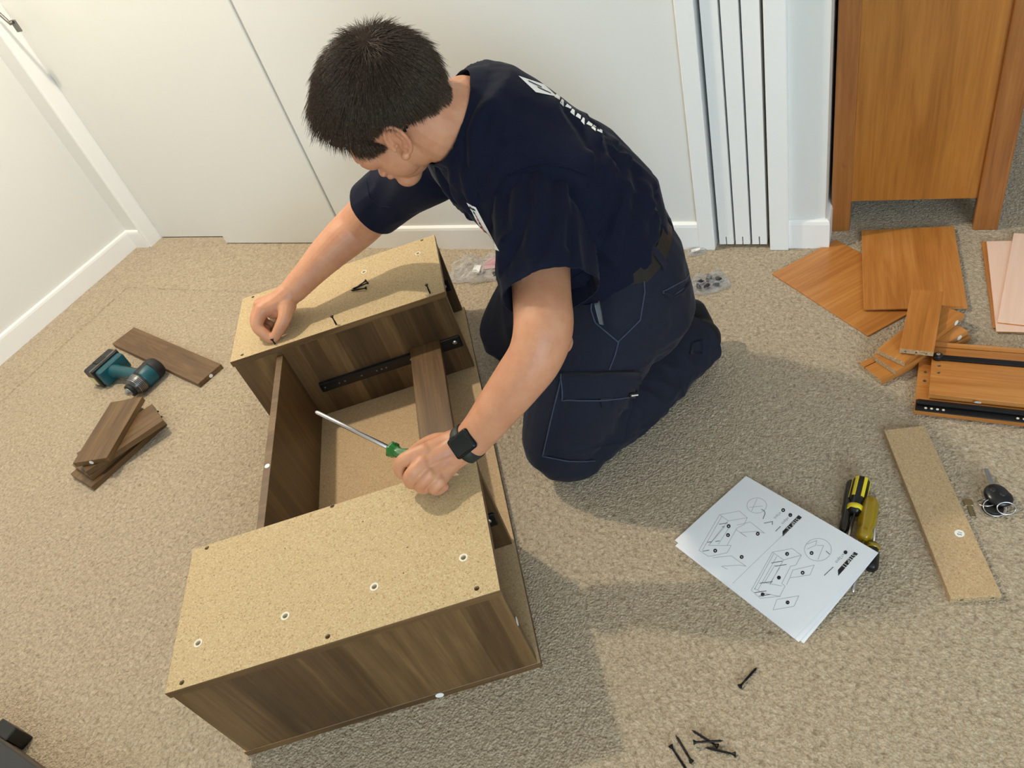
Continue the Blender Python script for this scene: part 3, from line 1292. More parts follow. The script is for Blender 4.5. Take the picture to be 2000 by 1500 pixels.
# skull and face
body_parts += [hell(-.008, .022, 0, .098, .083, .078), hell(.036, .02, 0, .060, .070, .066), hell(.038, -.045, 0, .054, .078, .057),
               hell(.068, -.112, 0, .026, .022, .027), hell(.0, -.055, .034, .036, .05, .026), hell(.0, -.055, -.034, .036, .05, .026),
               hell(.064, -.030, .040, .024, .024, .021), hell(.064, -.030, -.040, .024, .024, .021),
               hell(.034, -.058, .036, .036, .042, .024), hell(.034, -.058, -.036, .036, .042, .024), hell(.091, -.077, 0, .012, .011, .024), hell(.088, -.091, 0, .012, .009, .02)]
body_parts.append(limb([(hp(.076, .022, -.045), .010), (hp(.092, .022, -.02), .011), (hp(.092, .022, .02), .011), (hp(.076, .022, .045), .010)], 12))
body_parts.append(limb([(hp(.091, .012, 0), .008), (hp(.101, -.018, 0), .010), (hp(.107, -.036, 0), .012)], 12))
body_parts += [ball(hp(.102, -.044, .012), .009), ball(hp(.102, -.044, -.012), .009)]
# ears: rim, bowl and lobe
for s in (1, -1):
    ec = hp(-.014, -.022, s * .074)
    eu = (hu * .95 - hf * .25).normalized()
    ef = (hf - eu * hf.dot(eu)).normalized()
    eo = (hl_ * s - ef * .30).normalized()
    rim = []
    for k in range(11):
        a = math.radians(-150 + k * 30) if False else math.radians(250 - k * 28)
        rr = .031 if math.sin(a) > 0 else .027
        rim.append((ec + ef * (.0165 * math.cos(a)) + eu * (rr * .93 * math.sin(a)) + eo * (.007 + .005 * (1 - math.cos(a)) / 2), .0036))
    body_parts.append(limb(rim, 8))
    body_parts.append(ellipsoid(ec + eo * .002 - ef * .004, (ef, eu, eo), (.014, .026, .0065), 14, 8))
    body_parts.append(ball(ec - eu * .027 + ef * .004 + eo * .009, .0075))
    body_parts.append(ball(ec + ef * .0125 - eu * .004 + eo * .006, .0045))
    body_parts.append(limb([(ec - ef * .006 + eu * .014 + eo * .009, .003), (ec - ef * .010 + eu * .0 + eo * .010, .0032), (ec - ef * .004 - eu * .013 + eo * .009, .003)], 8))
# neck and trunk (inside the clothes)
NB = atD(890, 242, 1.20)
NDIR = (hp(-.036, -.07, 0) - atD(960, 268, 1.235)).normalized()
body_parts.append(limb([(hp(-.028, -.02, 0), .060), (hp(-.036, -.072, .0), .061), (NB, .066), (atD(940, 258, 1.23), .074), (atD(990, 300, 1.26), .085)], 20))
CH = (SHL + SHR) / 2 + Vector((.03, .03, .02))
body_parts.append(limb([(atD(985, 300, 1.26), .07), (CH, .066), (Vector((-.55, 1.08, .58)), .085), (PEL, .10)], 16))
body_parts.append(limb([(HIPL, .07), (KNL, .045), (ANL, .035)], 12))
body_parts.append(limb([(HIPR, .07), (KNR, .045), (ANR, .035)], 12))
# arms
body_parts.append(limb([(CH, .055), (SHL, .055), px(1052, 480, 1.21, 60), px(1058, 575, 1.175, 58), px(1061, 640, 1.15, 59), px(1046, 695, 1.155, 55), px(1014, 742, 1.175, 51),
                        px(976, 792, 1.205, 45), px(942, 836, 1.235, 39), px(918, 863, 1.252, 36)]))
body_parts.append(ellipsoid(atD(1094, 668, 1.16), UX, (.021, .021, .021)))
body_parts.append(limb([(CH, .052), (SHR, .046), px(790, 358, 1.585, 44), px(742, 398, 1.66, 43), px(705, 436, 1.735, 43), px(672, 466, 1.745, 40), px(638, 498, 1.75, 35),
                        px(604, 534, 1.755, 29), px(574, 566, 1.76, 25.5)]))


def hand(wrist, palm, fingers, web=()):
    out = []
    for a in palm:
        out.append(limb([wrist] + a, 12))
    for a in fingers:
        out.append(limb(a, 12))
    for a in web:
        out.append(limb(a, 12))
    return out


# left fist closed round the screwdriver handle
body_parts += hand(px(918, 863, 1.252, 34),
                   [[pz(873, 868, .326, 25), pz(829, 884, .338, 17)], [pz(872, 880, .324, 24), pz(826, 905, .331, 16.5)],
                    [pz(874, 893, .312, 24), pz(838, 927, .314, 16)], [pz(880, 903, .300, 23), pz(858, 940, .296, 15)]],
                   [[pz(829, 882, .340, 17), pz(800, 893, .340, 15.5), pz(783, 906, .330, 14.5), pz(786, 924, .308, 13), pz(812, 925, .298, 12)],
                    [pz(826, 904, .333, 16.5), pz(808, 921, .330, 14.5), pz(800, 934, .316, 14), pz(806, 944, .298, 12.5), pz(828, 938, .288, 12)],
                    [pz(838, 926, .316, 16), pz(826, 938, .312, 14), pz(820, 948, .299, 13), pz(828, 954, .284, 12), pz(846, 946, .277, 11)],
                    [pz(858, 939, .298, 15), pz(850, 948, .294, 13), pz(847, 955, .285, 12), pz(856, 957, .275, 11), pz(868, 950, .272, 10)],
                    [pz(884, 866, .318, 22), pz(852, 862, .306, 17), pz(824, 872, .296, 14), pz(804, 886, .292, 12)]],
                   [[pz(860, 905, .305, 26), pz(835, 912, .305, 22)]])
# right hand pinching a screw
DR = 1.765
body_parts += hand(px(574, 566, 1.76, 24),
                   [[px(546, 590, DR - .006, 23), px(512, 605, DR - .012, 15)], [px(545, 588, DR + .01, 22), px(508, 598, DR + .01, 14)],
                    [px(548, 586, DR + .025, 21), px(510, 594, DR + .03, 13.5)], [px(552, 588, DR + .04, 19), px(516, 594, DR + .048, 12.5)]],
                   [[px(512, 605, DR - .014, 14.5), px(503, 626, DR - .016, 13), px(504, 640, DR - .016, 12), px(516, 652, DR - .015, 11), px(528, 662, DR - .012, 9.5)],
                    [px(508, 600, DR + .01, 13.5), px(500, 622, DR + .004, 12), px(502, 638, DR + .004, 11), px(514, 648, DR + .004, 10), px(526, 656, DR + .002, 9)],
                    [px(510, 596, DR + .03, 13), px(502, 616, DR + .026, 11.5), px(506, 632, DR + .024, 10.5), px(518, 642, DR + .02, 10)],
                    [px(516, 596, DR + .048, 12), px(510, 614, DR + .044, 10.5), px(516, 628, DR + .04, 9.5), px(526, 634, DR + .034, 9)],
                    [px(560, 596, DR - .012, 19), px(556, 620, DR - .024, 13.5), px(548, 638, DR - .022, 12), px(536, 660, DR - .014, 9.5)]],
                   [[px(548, 604, DR + .002, 21), px(532, 606, DR + .008, 17)]])

body_parts.append(ball(atD(908, 212, 1.212), .052))
me = union(body_parts, .0022, 3, .5)
co, no = mesh_np(me)
# eye sockets pressed in
for s in (1, -1):
    c_ = np.array(hp(.088, -.006, s * .031))
    d2 = ((co - c_) ** 2).sum(1)
    co -= np.array(hf)[None] * (.011 * np.exp(-d2 / (2 * .011 ** 2)))[:, None]
# nostrils, mouth line, ear hole
c_ = np.array(hp(-.004, -.026, .078))
d2 = ((co - c_) ** 2).sum(1)
co -= np.array(hl_)[None] * (.007 * np.exp(-d2 / (2 * .0045 ** 2)))[:, None]
# knuckle and forearm relief
set_np(me, co)
person = thing('person', 'kneeling person in navy T-shirt and work trousers driving a screw into the cabinet', 'person', (0, 0, 0))
body = finish('body', me, M['skin'], person)
BODY = bvh_of(me)

# eyes, brows
for s in (1, -1):
    o = from_data('eyelid', *ellipsoid(hp(.077, -.006, s * .031), HAX, (.0115, .0135, .0105), 14, 9), M['skin'], person, True)
    V, F = [], []
    pts = []
    for k in range(7):
        a = k / 6
        q = hp(.098 - .022 * a ** 2, .019 + .006 * math.sin(a * 2.4), s * (.012 + .042 * a))
        loc, nor, i_, d_ = BODY.find_nearest(q)
        pts.append(loc + nor * .001)
    V, F = tube(pts, [.0028, .0034, .0036, .0034, .003, .0022, .0012], 6)
    from_data('eyebrow', V, F, M['haircap'], person, True)
    pts = []
    for k in range(7):
        a = k / 6
        q = hp(.088 - .012 * a, -.003 + .004 * math.sin(a * math.pi), s * (.018 + .028 * a))
        loc, nor, i_, d_ = BODY.find_nearest(q)
        pts.append(loc + nor * .0015)
    V, F = tube(pts, .0012, 5)
    from_data('eyelashes', V, F, M['haircap'], person, True)


# ------------------------------------------------------------------ hair
def to_head(p):
    d = p - np.array(HC)
    return d @ np.array(hf), d @ np.array(hu), d @ np.array(hl_)


def hairline(f, l):
    """lowest u that carries hair at front-back position f and side l"""
    al = np.abs(l)
    front = .080 - .036 * np.clip((al - .026) / .032, 0, 1)
    temple = front * np.clip((f - .040) / .022, 0, 1) + (-.022) * (1 - np.clip((f - .040) / .022, 0, 1))
    u = np.where(f > .016, temple, np.where(f > -.030, .010, 0.004 - (-.030 - f) * .85))
    return np.maximum(u, -.045)


co, no = mesh_np(me)
f_, u_, l_ = to_head(co)
rad2 = (f_ / .115) ** 2 + ((u_ - .02) / .125) ** 2 + (l_ / .1) ** 2
tri = []
for p in me.polygons:
    vs = list(p.vertices)
    tri.append(vs[:3])
    if len(vs) == 4:
        tri.append([vs[0], vs[2], vs[3]])
tri = np.array(tri)
tc = co[tri].mean(1)
tf, tu, tl = to_head(tc)
notear = ~((np.abs(tl) > .0735) & (tf > -.045) & (tf < .012) & (tu < .012))
inhead = ((tf / .118) ** 2 + ((tu - .02) / .13) ** 2 + (tl / .1) ** 2) < 1.1
mask = inhead & (tu > hairline(tf, tl)) & notear
ht = tri[mask]
# cap that hides the scalp
used, inv = np.unique(ht.ravel(), return_inverse=True)
cf, cu_, cl = to_head(co[used])
edge_d = np.clip((cu_ - hairline(cf, cl)) / .03, 0, 1)
cap_co = co[used] + no[used] * (.0012 + .0085 * edge_d)[:, None]
hair = from_data('hair', cap_co, inv.reshape(-1, 3), M['haircap'], person, True)
# strands
A = co[ht]
area = np.linalg.norm(np.cross(A[:, 1] - A[:, 0], A[:, 2] - A[:, 0]), axis=1)
NS = 20000
pick = rng.choice(len(ht), NS, p=area / area.sum())
w = rng.dirichlet((1, 1, 1), NS)
root = (A[pick] * w[:, :, None]).sum(1)
nn = (no[ht][pick] * w[:, :, None]).sum(1)
nn /= np.linalg.norm(nn, axis=1)[:, None]
rf, ru, rl = to_head(root)
whorl = np.array(hp(-.062, .085, .01))
flow = root - whorl
flow -= nn * (flow * nn).sum(1)[:, None]
dist = np.linalg.norm(flow, axis=1)
flow /= np.maximum(dist, 1e-6)[:, None]
down = -np.array(hu)[None] - nn * (-np.array(hu)[None] * nn).sum(1)[:, None]
side = np.clip((.075 - ru) / .06, 0, 1)
fwd = np.array(hf)[None] - nn * (np.array(hf)[None] * nn).sum(1)[:, None]
fringe = np.clip((rf - .030) / .04, 0, 1) * np.clip((ru - .03) / .03, 0, 1)
flow = flow * (1 - .55 * side[:, None]) * (1 - .6 * fringe[:, None]) + down * (.55 * side * (1 - fringe))[:, None] + fwd * (.25 * (ru > .04))[:, None] + np.array(hf)[None] * fringe[:, None] * 1.1
flow += rng.normal(0, .09, (NS, 3))
cl_ = np.array([[noise.noise(Vector(q) * 95), noise.noise(Vector(q) * 95 + Vector((9, 0, 0))), noise.noise(Vector(q) * 95 + Vector((0, 9, 0)))] for q in root])
flow += cl_ * .35
flow += rng.normal(0, 1, (NS, 3)) * (.75 * np.exp(-(dist / .022) ** 2))[:, None]
flow -= nn * ((flow * nn).sum(1) * (1 - .75 * fringe))[:, None]
flow /= np.linalg.norm(flow, axis=1)[:, None]
margin = np.clip((ru - hairline(rf, rl)) / .05, 0, 1)
length = (.013 + .034 * margin) * rng.uniform(.75, 1.2, NS) + .026 * fringe * rng.uniform(.5, 1.1, NS)
length *= np.where(dist < .04, .85, 1.0)
lift = .16 + .16 * rng.random(NS) + .35 * np.exp(-(dist / .024) ** 2)
lift *= np.where(margin < .3, .6, 1)
nseg, V, F = 4, [], []
grav = np.array([0, 0, -1.])
wid = rng.uniform(.00032, .00062, NS)
pos = root + nn * .002
d = flow * (1 - lift * .5)[:, None] + nn * lift[:, None]
d /= np.linalg.norm(d, axis=1)[:, None]
allv = []
for k in range(nseg + 1):
    sd = np.cross(d, nn)
    sd /= np.maximum(np.linalg.norm(sd, axis=1), 1e-6)[:, None]
    ww = wid * (1 - (k / nseg) ** 2 * .8)
    up_ = np.cross(sd, d)
    allv += [pos - sd * ww[:, None], pos + sd * ww[:, None], pos + up_ * (ww * 1.2)[:, None]]
    if k < nseg:
        pos = pos + d * (length / nseg)[:, None]
        curl = flow * .35 + grav[None] * (.06 + .05 * fringe)[:, None] - nn * .10
        d = d + curl * .8
        d /= np.linalg.norm(d, axis=1)[:, None]
allv = np.stack(allv, 1)          # NS x (nseg+1)*3 x 3
base = np.arange(NS)[:, None] * ((nseg + 1) * 3)
fc = []
for k in range(nseg):
    for a, b in ((0, 1), (1, 2), (2, 0)):
        fc.append(np.concatenate([base + k * 3 + a, base + k * 3 + b, base + (k + 1) * 3 + b, base + (k + 1) * 3 + a], 1))
fc = np.stack(fc, 1).reshape(-1, 4)
st = from_data('hair_strands', allv.reshape(-1, 3), fc, M['hair'], hair, True)
st['kind'] = 'stuff'

# ------------------------------------------------------------------ trousers and shoes
tilt = (F0 * .93 + Vector((0, 0, -.36))).normalized()
BELT = Vector((-.462, 1.062, .452))
leg = [loft([(BELT + Vector((-.01, -.005, .03)), L0, tilt, .152, .115), (BELT, L0, tilt, .158, .118), (Vector((-.452, 1.062, .395)), L0, tilt, .174, .130),
             (Vector((-.45, 1.06, .33)), L0, F0, .176, .130), (Vector((-.455, 1.055, .27)), L0, F0, .14, .105)]),
       limb([(HIPL + Vector((-.01, 0, -.01)), .108), (HIPL.lerp(KNL, .5) + Vector((-.015, -.012, .01)), .098), (KNL + Vector((-.003, .0, .03)), .078), (KNL + Vector((.012, .01, .0)), .074)]),
       limb([(KNL + Vector((.005, .012, .0)), .072), (KNL.lerp(ANL, .45) + Vector((0, 0, .005)), .074), (KNL.lerp(ANL, .8), .062), (ANL + Vector((.0, -.0, .01)), .058), (ANL + Vector((.025, .04, .012)), .055)]),
       limb([(HIPR, .108), (HIPR.lerp(KNR, .5) + Vector((0, 0, .02)), .098), (KNR + Vector((0, 0, .02)), .078), (KNR, .074)]),
       limb([(KNR, .072), (KNR.lerp(ANR, .45), .072), (ANR + Vector((0, 0, .01)), .056), (ANR + Vector((.025, .04, .012)), .055)])]
me = union(leg, .0042, 5, .5)
co, no = mesh_np(me)


def folds(co, no, axis, amp, freq, stretch, mask, seed=0.0):
    """soft cloth folds running along an axis"""
    ax = Vector(axis).normalized()
    a1 = ax.orthogonal().normalized()
    a2 = ax.cross(a1)
    out = np.zeros(len(co))
    idx = np.nonzero(mask > .02)[0]
    for i in idx:
        p = Vector(co[i])
        q = Vector((p.dot(a1) * freq + seed, p.dot(a2) * freq, p.dot(ax) * freq / stretch))
        n_ = noise.noise(q) + .5 * noise.noise(q * 2.1)
        out[i] = (1 - abs(n_) * 1.8) * amp
    return co + no * (out * mask)[:, None]


def gauss(co, c, r):
    return np.exp(-((co - np.array(c)) ** 2).sum(1) / (2 * r * r))


one = np.ones(len(co))
thd = (KNL - HIPL).normalized()
co = folds(co, no, thd.cross(L0), .007, 18, 3.0, gauss(co, KNL.lerp(ANL, .35) + Vector((0, 0, .03)), .09) * 1.2)
co = folds(co, no, (ANL - KNL).cross(UP), .009, 17, 3.0, gauss(co, ANL.lerp(KNL, .25), .11), 4)
co = folds(co, no, F0 + L0, .006, 16, 3.0, gauss(co, HIPL.lerp(KNL, .15), .1), 9)
co = folds(co, no, thd, .0035, 11, 4.0, one * .7, 2)
set_np(me, co)
cut_open(me, [(BELT + Vector((-.006, -.003, .022)), (-.33, -.2, .93), .3), (ANL + Vector((.026, .045, .0)), (ANL - KNL).normalized(), .12), (ANR + Vector((.026, .045, .0)), (ANR - KNR).normalized(), .12)])
trousers = finish('trousers', me, M['trousers'], person)
TRO = bvh_of(me)
for A_, sgn in ((ANL, 1), (ANR, -1)):
    dd = (ANL - KNL).normalized()
    o_ = A_ - ANL
    sh = union([limb([(atD(1352, 612, 1.66) + o_, .034), (atD(1362, 650, 1.655) + o_, .042), (atD(1366, 684, 1.65) + o_, .043), (atD(1352, 706, 1.655) + o_, .036), (atD(1334, 716, 1.66) + o_, .026)]),
                limb([(A_ - dd * .03, .045), (A_ + dd * .05 + Vector((0, 0, .01)), .045)])], .005, 5, .5)
    finish('shoe', sh, M['sock'], person)

# ------------------------------------------------------------------ T-shirt
LT = (SHL - SHR).normalized()


def ring(c, s, hl, hd, lean):
    la = L0.lerp(LT, s).normalized()
    up_ = Vector(lean).normalized()
    la = (la - up_ * la.dot(up_)).normalized()
    return (Vector(c), la, up_.cross(la) * -1, hl, hd)


torso = [ring((-.470, 1.058, .455), 0, .165, .125, (-.3, -.15, 1)), ring((-.478, 1.060, .510), .1, .166, .130, (-.45, -.1, 1)), ring((-.528, 1.066, .570), .3, .163, .130, (-.7, -.05, 1)),
         ring((-.584, 1.068, .616), .55, .166, .124, (-.85, -.05, 1)), ring((-.634, 1.072, .664), .8, .168, .120, (-.9, -.08, 1)), ring((-.664, 1.072, .702), 1, .16, .106, (-.8, -.1, 1)),
         ring((-.690, 1.074, .738), 1, .11, .088, (-.6, -.3, 1))]
me = union([loft(torso), limb([(atD(1010, 275, 1.28), .100), (atD(945, 232, 1.235), .082), (atD(918, 244, 1.215), .078), (NB, .0705), (NB + NDIR * .03, .067), (NB + NDIR * .07, .065)]),
            limb([(CH + Vector((.0, .02, .05)), .070), (SHL + Vector((-.035, .02, .03)), .068)]),
            limb([(CH + Vector((0, .02, .05)), .070), (SHR + Vector((.02, 0, .02)), .068), (SHR, .074), px(792, 360, 1.585, 57), px(742, 396, 1.66, 56), px(715, 422, 1.70, 56)])], .0042, 7, .5)
co, no = mesh_np(me)
one = np.ones(len(co))
arml = (ELL - SHL).normalized()
spine = (C7 - PEL).normalized()
co = folds(co, no, spine, .010, 13, 4.5, np.minimum(1, 1.3 * gauss(co, Vector((-.50, .94, .56)), .12)), 5)
co = folds(co, no, spine, .006, 17, 5.0, gauss(co, Vector((-.42, 1.02, .52)), .11), 7)
co = folds(co, no, (SHL - SHR).cross(spine) + spine * .6, .007, 17, 4.0, gauss(co, NB + Vector((-.0, -.05, -.10)), .09), 3)
co = folds(co, no, (SHL - NB), .006, 14, 4.0, gauss(co, NB.lerp(SHL, .5) + Vector((0, 0, -.06)), .08), 17)
co = folds(co, no, (ELR - SHR), .006, 15, 3.0, gauss(co, SHR.lerp(ELR, .45), .08), 11)
co = folds(co, no, (.3, .2, 1), .003, 9, 3.0, one * .7, 13)
set_np(me, co)


def crease(me_, lines, sig, amp):
    """press folds into the cloth along pixel polylines: a valley with a ridge beside it"""
    bv = bvh_of(me_)
    co, no = mesh_np(me_)
    out = np.zeros(len(co))
    for pts in lines:
        prev = None
        best = np.full(len(co), 9.0)
        side_ = np.zeros(len(co))
        for (a, b) in zip(pts, pts[1:]):
            for k in range(9):
                t_ = k / 8
                loc, nor = hit(bv, a[0] + (b[0] - a[0]) * t_, a[1] + (b[1] - a[1]) * t_)
                if loc is None:
                    continue
                if prev is not None:
                    d = np.array(loc - prev)
                    n_ = np.linalg.norm(d)
                    if n_ > .06:
                        prev = loc
                        continue
                    rel = co - np.array(prev)
                    tt = np.clip((rel @ d) / max(n_ * n_, 1e-9), 0, 1)
                    off = rel - tt[:, None] * d
                    dist = np.linalg.norm(off, axis=1)
                    w_ = dist < best
                    best = np.where(w_, dist, best)
                    cr = np.cross(d / max(n_, 1e-6), np.array(nor))
                    side_ = np.where(w_, off @ cr, side_)
                prev = loc
        out += -amp * np.exp(-best ** 2 / (2 * sig ** 2)) + amp * .9 * np.exp(-((best - 2.4 * sig) ** 2) / (2 * (1.3 * sig) ** 2)) * (side_ > 0)
    set_np(me_, co + no * out[:, None])


def z3(*pts):
    return [(860 + x * .28, 100 + y * .28) for x, y in pts]


crease(me, [z3((1185, 640), (1210, 800), (1190, 950), (1110, 1150)), z3((1250, 680), (1270, 850), (1240, 1000), (1150, 1240)), z3((1345, 830), (1380, 980), (1350, 1150), (1290, 1340)),
            z3((1110, 720), (1120, 860), (1070, 1020)), z3((1500, 1010), (1555, 1180), (1550, 1330), (1500, 1420)), z3((880, 420), (980, 560), (1030, 680)), z3((1060, 500), (1140, 600), (1190, 720))], .0085, .0060)
crease(me, [z3((180, 300), (160, 520), (170, 750), (235, 980)), z3((330, 470), (285, 640), (260, 850), (250, 1000)), z3((100, 720), (130, 900), (190, 1040)), z3((20, 900), (80, 1020), (160, 1120)), z3((400, 620), (340, 760), (300, 900))], .0075, .0050)
hemR = atD(735, 402, 1.672)
cut_open(me, [(hemR, (atD(715, 422, 1.70) - atD(792, 360, 1.585)).normalized(), .125), (NB + NDIR * .014, (NDIR - world_dir(.1, 1, 0) * .22).normalized(), .100)])
sle = union([limb([(SHL + Vector((-.045, .03, .035)), .070), (SHL + Vector((-.01, .0, .01)), .082), px(1057, 440, 1.19, 91), px(1064, 500, 1.172, 90), px(1074, 560, 1.155, 88), px(1086, 640, 1.13, 90)])], .004, 5, .5)
co, no = mesh_np(sle)
co = folds(co, no, arml, .010, 15, 4.5, np.minimum(1, 1.2 * gauss(co, SHL.lerp(ELL, .5), .10)), 21)
co = folds(co, no, arml, .004, 26, 5, np.ones(len(co)) * .6, 23)
set_np(sle, co)
crease(sle, [z3((600, 900), (610, 1100), (560, 1290), (470, 1460)), z3((770, 860), (790, 1020), (760, 1200), (690, 1400)), z3((900, 880), (930, 1100), (900, 1350)), z3((480, 960), (450, 1100), (460, 1250))], .008, .0058)
hemL = px(1074, 573, 1.155, 1)[0]
hem_dir = (atD(1086, 640, 1.135) - atD(1057, 440, 1.205)).normalized()
hem_tilt = (hem_dir + world_dir(1, .0, 0) * .06).normalized()
cut_open(sle, [(hemL, hem_tilt, .2)])
bm = bmesh.new()
bm.from_mesh(me)
bm.from_mesh(sle)
bm.to_mesh(me)
bm.free()
tshirt = finish('t_shirt', me, M['shirt'], person, .0018)
SHI = bvh_of(me)

# ------------------------------------------------------------------ pieces laid on the clothes
def patch(name, bvh, quad, nu, nv, off, mat, parent, thick=0.0, warp=None):
    """cloth piece that follows the surface: quad of pixel corners sampled into a grid"""
    q = [np.array(c, float) for c in quad]
    P_, N_ = [], []
    for j in range(nv + 1):
        for i in range(nu + 1):
            a, b = i / nu, j / nv
            p = (q[0] * (1 - a) + q[1] * a) * (1 - b) + (q[3] * (1 - a) + q[2] * a) * b
            loc, nor = hit(bvh, *p)
            P_.append(loc)
            N_.append(nor)
    if all(p is None for p in P_):
        return None
    last = next(p for p in P_ if p is not None)
    lastn = next(p for p in N_ if p is not None)
    for i in range(len(P_)):
        if P_[i] is None:
            P_[i], N_[i] = last, lastn
        last, lastn = P_[i], N_[i]
    top = [p + n_ * (off + thick) for p, n_ in zip(P_, N_)]
    k = nu + 1
    F = [(j * k + i, j * k + i + 1, (j + 1) * k + i + 1, (j + 1) * k + i) for j in range(nv) for i in range(nu)]
    V = list(top)
    if thick:
        V += [p - n_ * .002 for p, n_ in zip(P_, N_)]
        o = len(top)
        rim = [i for i in range(k)] + [j * k + nu for j in range(1, nv + 1)] + [nv * k + i for i in range(nu - 1, -1, -1)] + [j * k for j in range(nv - 1, 0, -1)]
        for a, b in zip(rim, rim[1:] + rim[:1]):
            F.append((a, b, b + o, a + o))
    return from_data(name, V, F, mat, parent, True)


def seam(name, bvh, pts, r, mat, parent, off=0.0, sub=6):
    out = []
    for (a, b) in zip(pts, pts[1:]):
        for k in range(sub):
            t_ = k / sub
            loc, nor = hit(bvh, a[0] + (b[0] - a[0]) * t_, a[1] + (b[1] - a[1]) * t_)
            if loc is not None:
                out.append(loc + nor * off)
    loc, nor = hit(bvh, *pts[-1])
    if loc is not None:
        out.append(loc + nor * off)
    # keep to one surface: drop points that fell through to a farther one
    ds = sorted(depth(p) for p in out)
    md = ds[len(ds) // 3]
    keep = [p for p in out if abs(depth(p) - md) < .09]
    V, F = tube(keep, r, 6)
    return from_data(name, V, F, mat, parent, True)


# belt round the waist
bp_ = []
bc = BELT + Vector((-.003, -.002, .012))
for k in range(56):
    a = 2 * math.pi * k / 56
    ca, sa = math.cos(a), math.sin(a)
    x = math.copysign(abs(ca) ** (2 / 2.3), ca) * .163
    y = math.copysign(abs(sa) ** (2 / 2.3), sa) * .122
    bp_.append(bc + L0 * x + tilt * y)
bn = L0.cross(tilt).normalized()
if bn.z < 0:
    bn = -bn
V, F = [], []
for k, p in enumerate(bp_):
    o_ = (p - bc).normalized()
    for (h_, w_) in ((-.017, 0), (-.016, .0035), (.016, .0035), (.017, 0)):
        V.append(p + bn * h_ + o_ * w_)
n_ = len(bp_)
for k in range(n_):
    j = (k + 1) % n_
    for i in range(4):
        F.append((k * 4 + i, j * 4 + i, j * 4 + (i + 1) % 4, k * 4 + (i + 1) % 4))
belt = from_data('belt', V, F, M['belt'], person)
for k in (50, 44, 8, 20, 32):
    p, q = bp_[k], bp_[(k + 2) % n_]
    o_ = ((p + q) / 2 - bc).normalized()
    tdir = (q - p).normalized()
    V, F = [], []
    for h_ in (-.030, -.012, .012, .024):
        for w_ in (.0045, .0065):
            for s_ in (-.0065, .0065):
                V.append((p + q) / 2 + bn * h_ + o_ * (w_ if abs(h_) < .02 else w_ - .004) + tdir * s_)
    for i in range(3):
        a = i * 4
        for (e, f) in ((0, 1), (1, 3), (3, 2), (2, 0)):
            F.append((a + e, a + f, a + 4 + f, a + 4 + e))
    F += [(0, 1, 3, 2), (12, 13, 15, 14)]
    from_data('belt_loop', V, F, M['trouser_trim'], trousers)

# cargo pocket, its flap and tab, side seams, hip pocket
patch('cargo_pocket', TRO, [(1098, 742), (1246, 748), (1216, 862), (1062, 888)], 10, 10, .001, M['trouser_trim'], trousers, .004)
CP = bvh_of(bpy.data.objects['cargo_pocket'].data)
fp = patch('pocket_flap', TRO, [(1101, 727), (1247, 722), (1246, 768), (1101, 777)], 12, 4, .004, M['trouser_trim'], trousers, .004)
patch('flap_tab', TRO, [(1172, 772), (1194, 770), (1193, 789), (1172, 791)], 3, 3, .006, M['trouser_trim'], trousers, .003)
lb = patch('pocket_label', TRO, [(1223, 763), (1240, 761), (1239, 770), (1222, 772)], 3, 2, .0092, M['ink'], trousers, .001)
patch('label_print', TRO, [(1225, 765), (1238, 763.5), (1237.5, 766), (1225, 767.5)], 3, 1, .0108, M['white'], lb)
for pts in ([(1098, 742), (1083, 800), (1062, 888), (1110, 897), (1160, 898)], [(1101, 777), (1170, 776), (1246, 768)], [(1101, 727), (1101, 777)],
            [(1256, 530), (1259, 570), (1250, 625), (1208, 666), (1202, 690), (1190, 722)], [(1156, 580), (1155, 605), (1163, 630), (1208, 668)],
            [(1294, 570), (1340, 545), (1350, 525)], [(1294, 572), (1310, 580), (1340, 560)]):
    seam('stitched_seam', TRO, pts, .0013, M['seam'], trousers, .0052 if pts[0][1] > 700 and pts[0][0] < 1100 else (.009 if pts[0][1] > 700 else .001))
patch('pocket_lining', TRO, [(1157, 580), (1170, 576), (1180, 634), (1172, 632)], 4, 8, .001, M['pocketlining'], trousers, .0015)
seam('pocket_welt', TRO, [(1296, 572), (1312, 580), (1330, 572), (1345, 553)], .003, M['trouser_trim'], trousers, .002)
patch('cuff_tab', TRO, [(1350, 670), (1372, 664), (1370, 690), (1346, 692)], 3, 3, .002, M['trouser_trim'], trousers, .003)

# shirt seams, hems, collar rib
seam('shoulder_seam', SHI, [(967, 385), (975, 362), (990, 345), (1033, 328), (1067, 321), (1113, 328), (1146, 342)], .0014, M['shirt'], tshirt, .001)
for pts in ([(1003, 592), (1040, 580), (1080, 562), (1110, 548), (1146, 526)], [(716, 352), (722, 385), (742, 403), (772, 405)]):
    seam('hem_stitch', SHI, pts, .0011, M['shirt'], tshirt, .0006)

# chest badge: white shield with black outline and red marks
badge = patch('chest_badge', SHI, [(912, 396), (930, 404), (976, 490), (962, 486)], 5, 14, .0012, M['white'], tshirt)
badge_red = plain('badge_red', (168, 40, 44), .6)
for (a, b, c_, d_) in (((917, 402), (927, 407), (930, 411), (919, 407)), ((957, 476), (966, 482), (969, 486), (960, 481))):
    patch('badge_band', SHI, [a, b, c_, d_], 3, 2, .0017, M['ink'], badge)
for k in range(9):
    t_ = .14 + k * .083
    x0, y0 = 915 + 46 * t_, 398 + 84 * t_
    patch('badge_mark', SHI, [(x0 + 3, y0 + 1), (x0 + 6, y0 + 3), (x0 + 9, y0 + 9), (x0 + 5, y0 + 6)], 2, 2, .0018, badge_red if k % 3 else M['ink'], badge)

